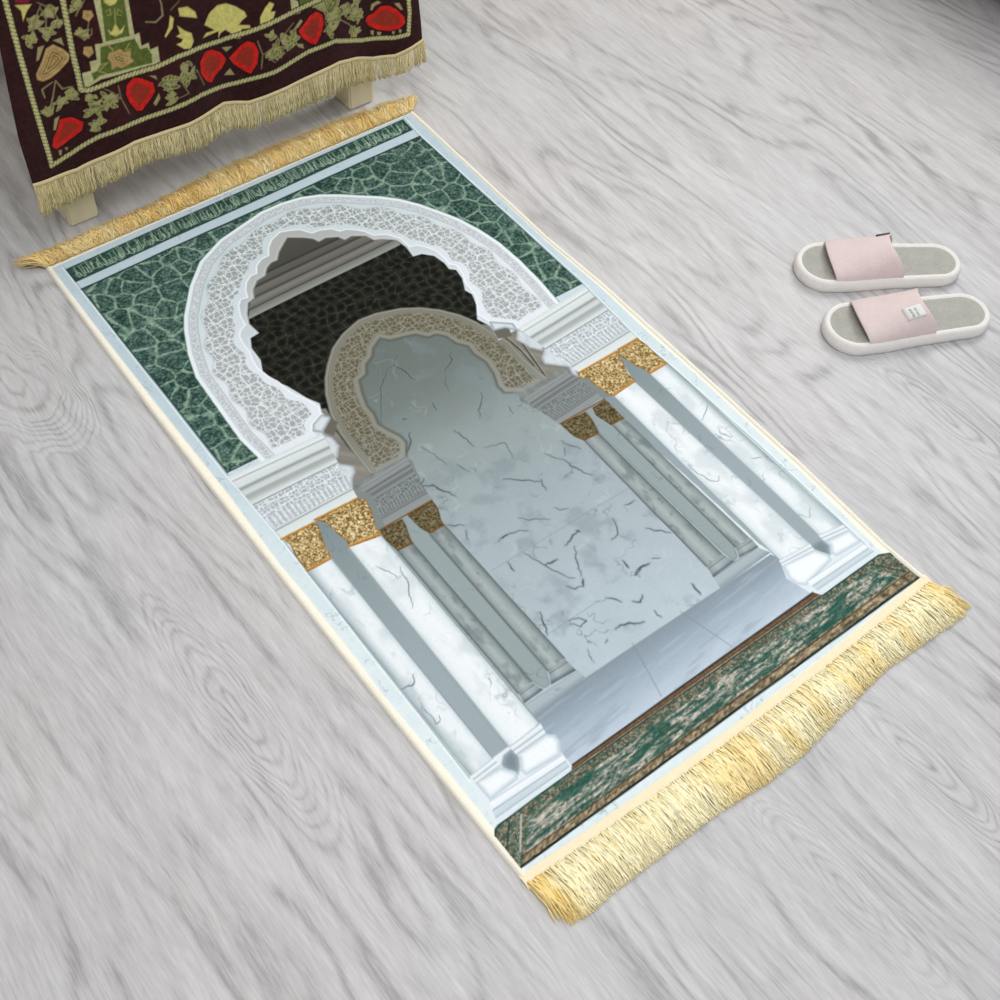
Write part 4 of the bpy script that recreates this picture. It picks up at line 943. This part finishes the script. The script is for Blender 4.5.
def make_slipper():
    r=empty('slipper',(0,0,0))
    link('sole',ringmesh('sole',[(.003,.0),(.0005,.004),(0,.011),(.0015,.0175),(.0045,.0215),(.0085,.0215),(.011,.0185)],True,True),towel,r)
    link('insole',ringmesh('insole',[(.0085,.0165),(.0095,.0195),(.014,.0200)],True,True),linen,r)
    P=strap_mesh(); s=link('strap',gridmesh('strap',P),pink,r); m=s.modifiers.new('padding','SOLIDIFY'); m.thickness=.004; m.offset=1
    m2=s.modifiers.new('soft','BEVEL'); m2.width=.0014; m2.segments=2; m2.limit_method='ANGLE'
    return r,P
def patch(name,P,i0,i1,j0,j1,off,mat,parent,thick=.0012):
    q=P[i0:i1+1,j0:j1+1].copy(); du=np.gradient(P,axis=0)[i0:i1+1,j0:j1+1]; dv=np.gradient(P,axis=1)[i0:i1+1,j0:j1+1]; n=np.cross(du,dv); n/=np.linalg.norm(n,axis=-1)[...,None]
    if n[...,2].mean()<0: n=-n
    o=link(name,gridmesh(name,q+n*off),mat,parent); m=o.modifiers.new('t','SOLIDIFY'); m.thickness=thick; m.offset=-1; return o,q+n*(off+thick)
sl1,Pst=make_slipper()
def copy_tree(o,parent=None):
    c=o.copy(); COL.objects.link(c); c.parent=parent
    for ch in list(o.children): copy_tree(ch,c)
    return c
sl2=copy_tree(sl1)
sl1.location=(.703,-.146,0); sl1.rotation_euler=(0,0,math.radians(-33))
sl2.location=(.649,-.254,0); sl2.rotation_euler=(0,0,math.radians(-26))
tag(sl1,'pale pink open-toe slipper, rear one of the pair, without a white tag','slipper','pair of pink slippers')
tag(sl2,'pale pink open-toe slipper nearer the camera with a white fabric tag on its strap','slipper','pair of pink slippers')
tagm=fabric('white_tag_cloth',(224,226,222),(238,238,234),800,.2)
tg,_=patch('fabric_tag',Pst,9,13,8,13,.0004,tagm,sl2); tg['label']='white sewn tag with faint grey lettering'
ink=NT('grey_ink',.8,.1).base((*lin((150,152,150)),1)); 
def lettering(P,i0,i1,j0,j1,par):
    du=np.gradient(P,axis=0); dv=np.gradient(P,axis=1); bm=bmesh.new(); rr=np.random.RandomState(4)
    def pt(i,j):
        a,b=int(i),int(j); fi,fj=i-a,j-b; f=lambda A:(A[a,b]*(1-fi)+A[a+1,b]*fi)*(1-fj)+(A[a,b+1]*(1-fi)+A[a+1,b+1]*fi)*fj
        n=np.cross(f(du),f(dv)); n/=np.linalg.norm(n); n=n if n[2]>0 else -n; return Vector(f(P)+n*.0019)
    for r_,h in ((.28,.24),(.56,.18)):
        k=.12
        while k<.80:
            w=.035+.03*rr.rand(); lo=r_+ (.05 if rr.rand()<.4 else 0)
            q=[(k,lo),(k+w,lo),(k+w,r_+h*.55),(k,r_+h*.55)]
            bm.faces.new([bm.verts.new(pt(i0+(i1-i0)*b,j0+(j1-j0)*a)) for a,b in q]); k+=w+.035
    return fin('tag_lettering',bm,ink,par)
lt=lettering(Pst,9.,13.,8.,13.,tg)
dk,_=patch('fabric_tag',Pst,11,14,21,23,.0004,NT('dark_tag',.8,.1).base((*lin((92,86,86)),1)),sl1); dk['label']='small dark tag at the back edge of the strap'

# ================= dark cabinet whose foot reaches the far right corner
dkm=NT('dark_lacquer',.5,.3); dkm=dkm.base(dkm.ramp(dkm.noise(dkm.obj(),30,2),[(.3,(38,34,38)),(.7,(50,45,48))]))
cab=empty('cabinet',(1.468,.33,0),math.radians(-90)); tag(cab,'dark cabinet at the far right corner of the floor','cabinet')
fin('body',boxbm(-.30,.30,-.03,.27,.035,.40,.006),dkm,cab)
fin('door',boxbm(-.285,-.005,-.045,-.031,.05,.385,.003),dkm,cab); fin('door',boxbm(.005,.285,-.045,-.031,.05,.385,.003),dkm,cab)
fin('plinth',boxbm(-.29,.29,-.01,.26,0,.035,.002),dkm,cab)
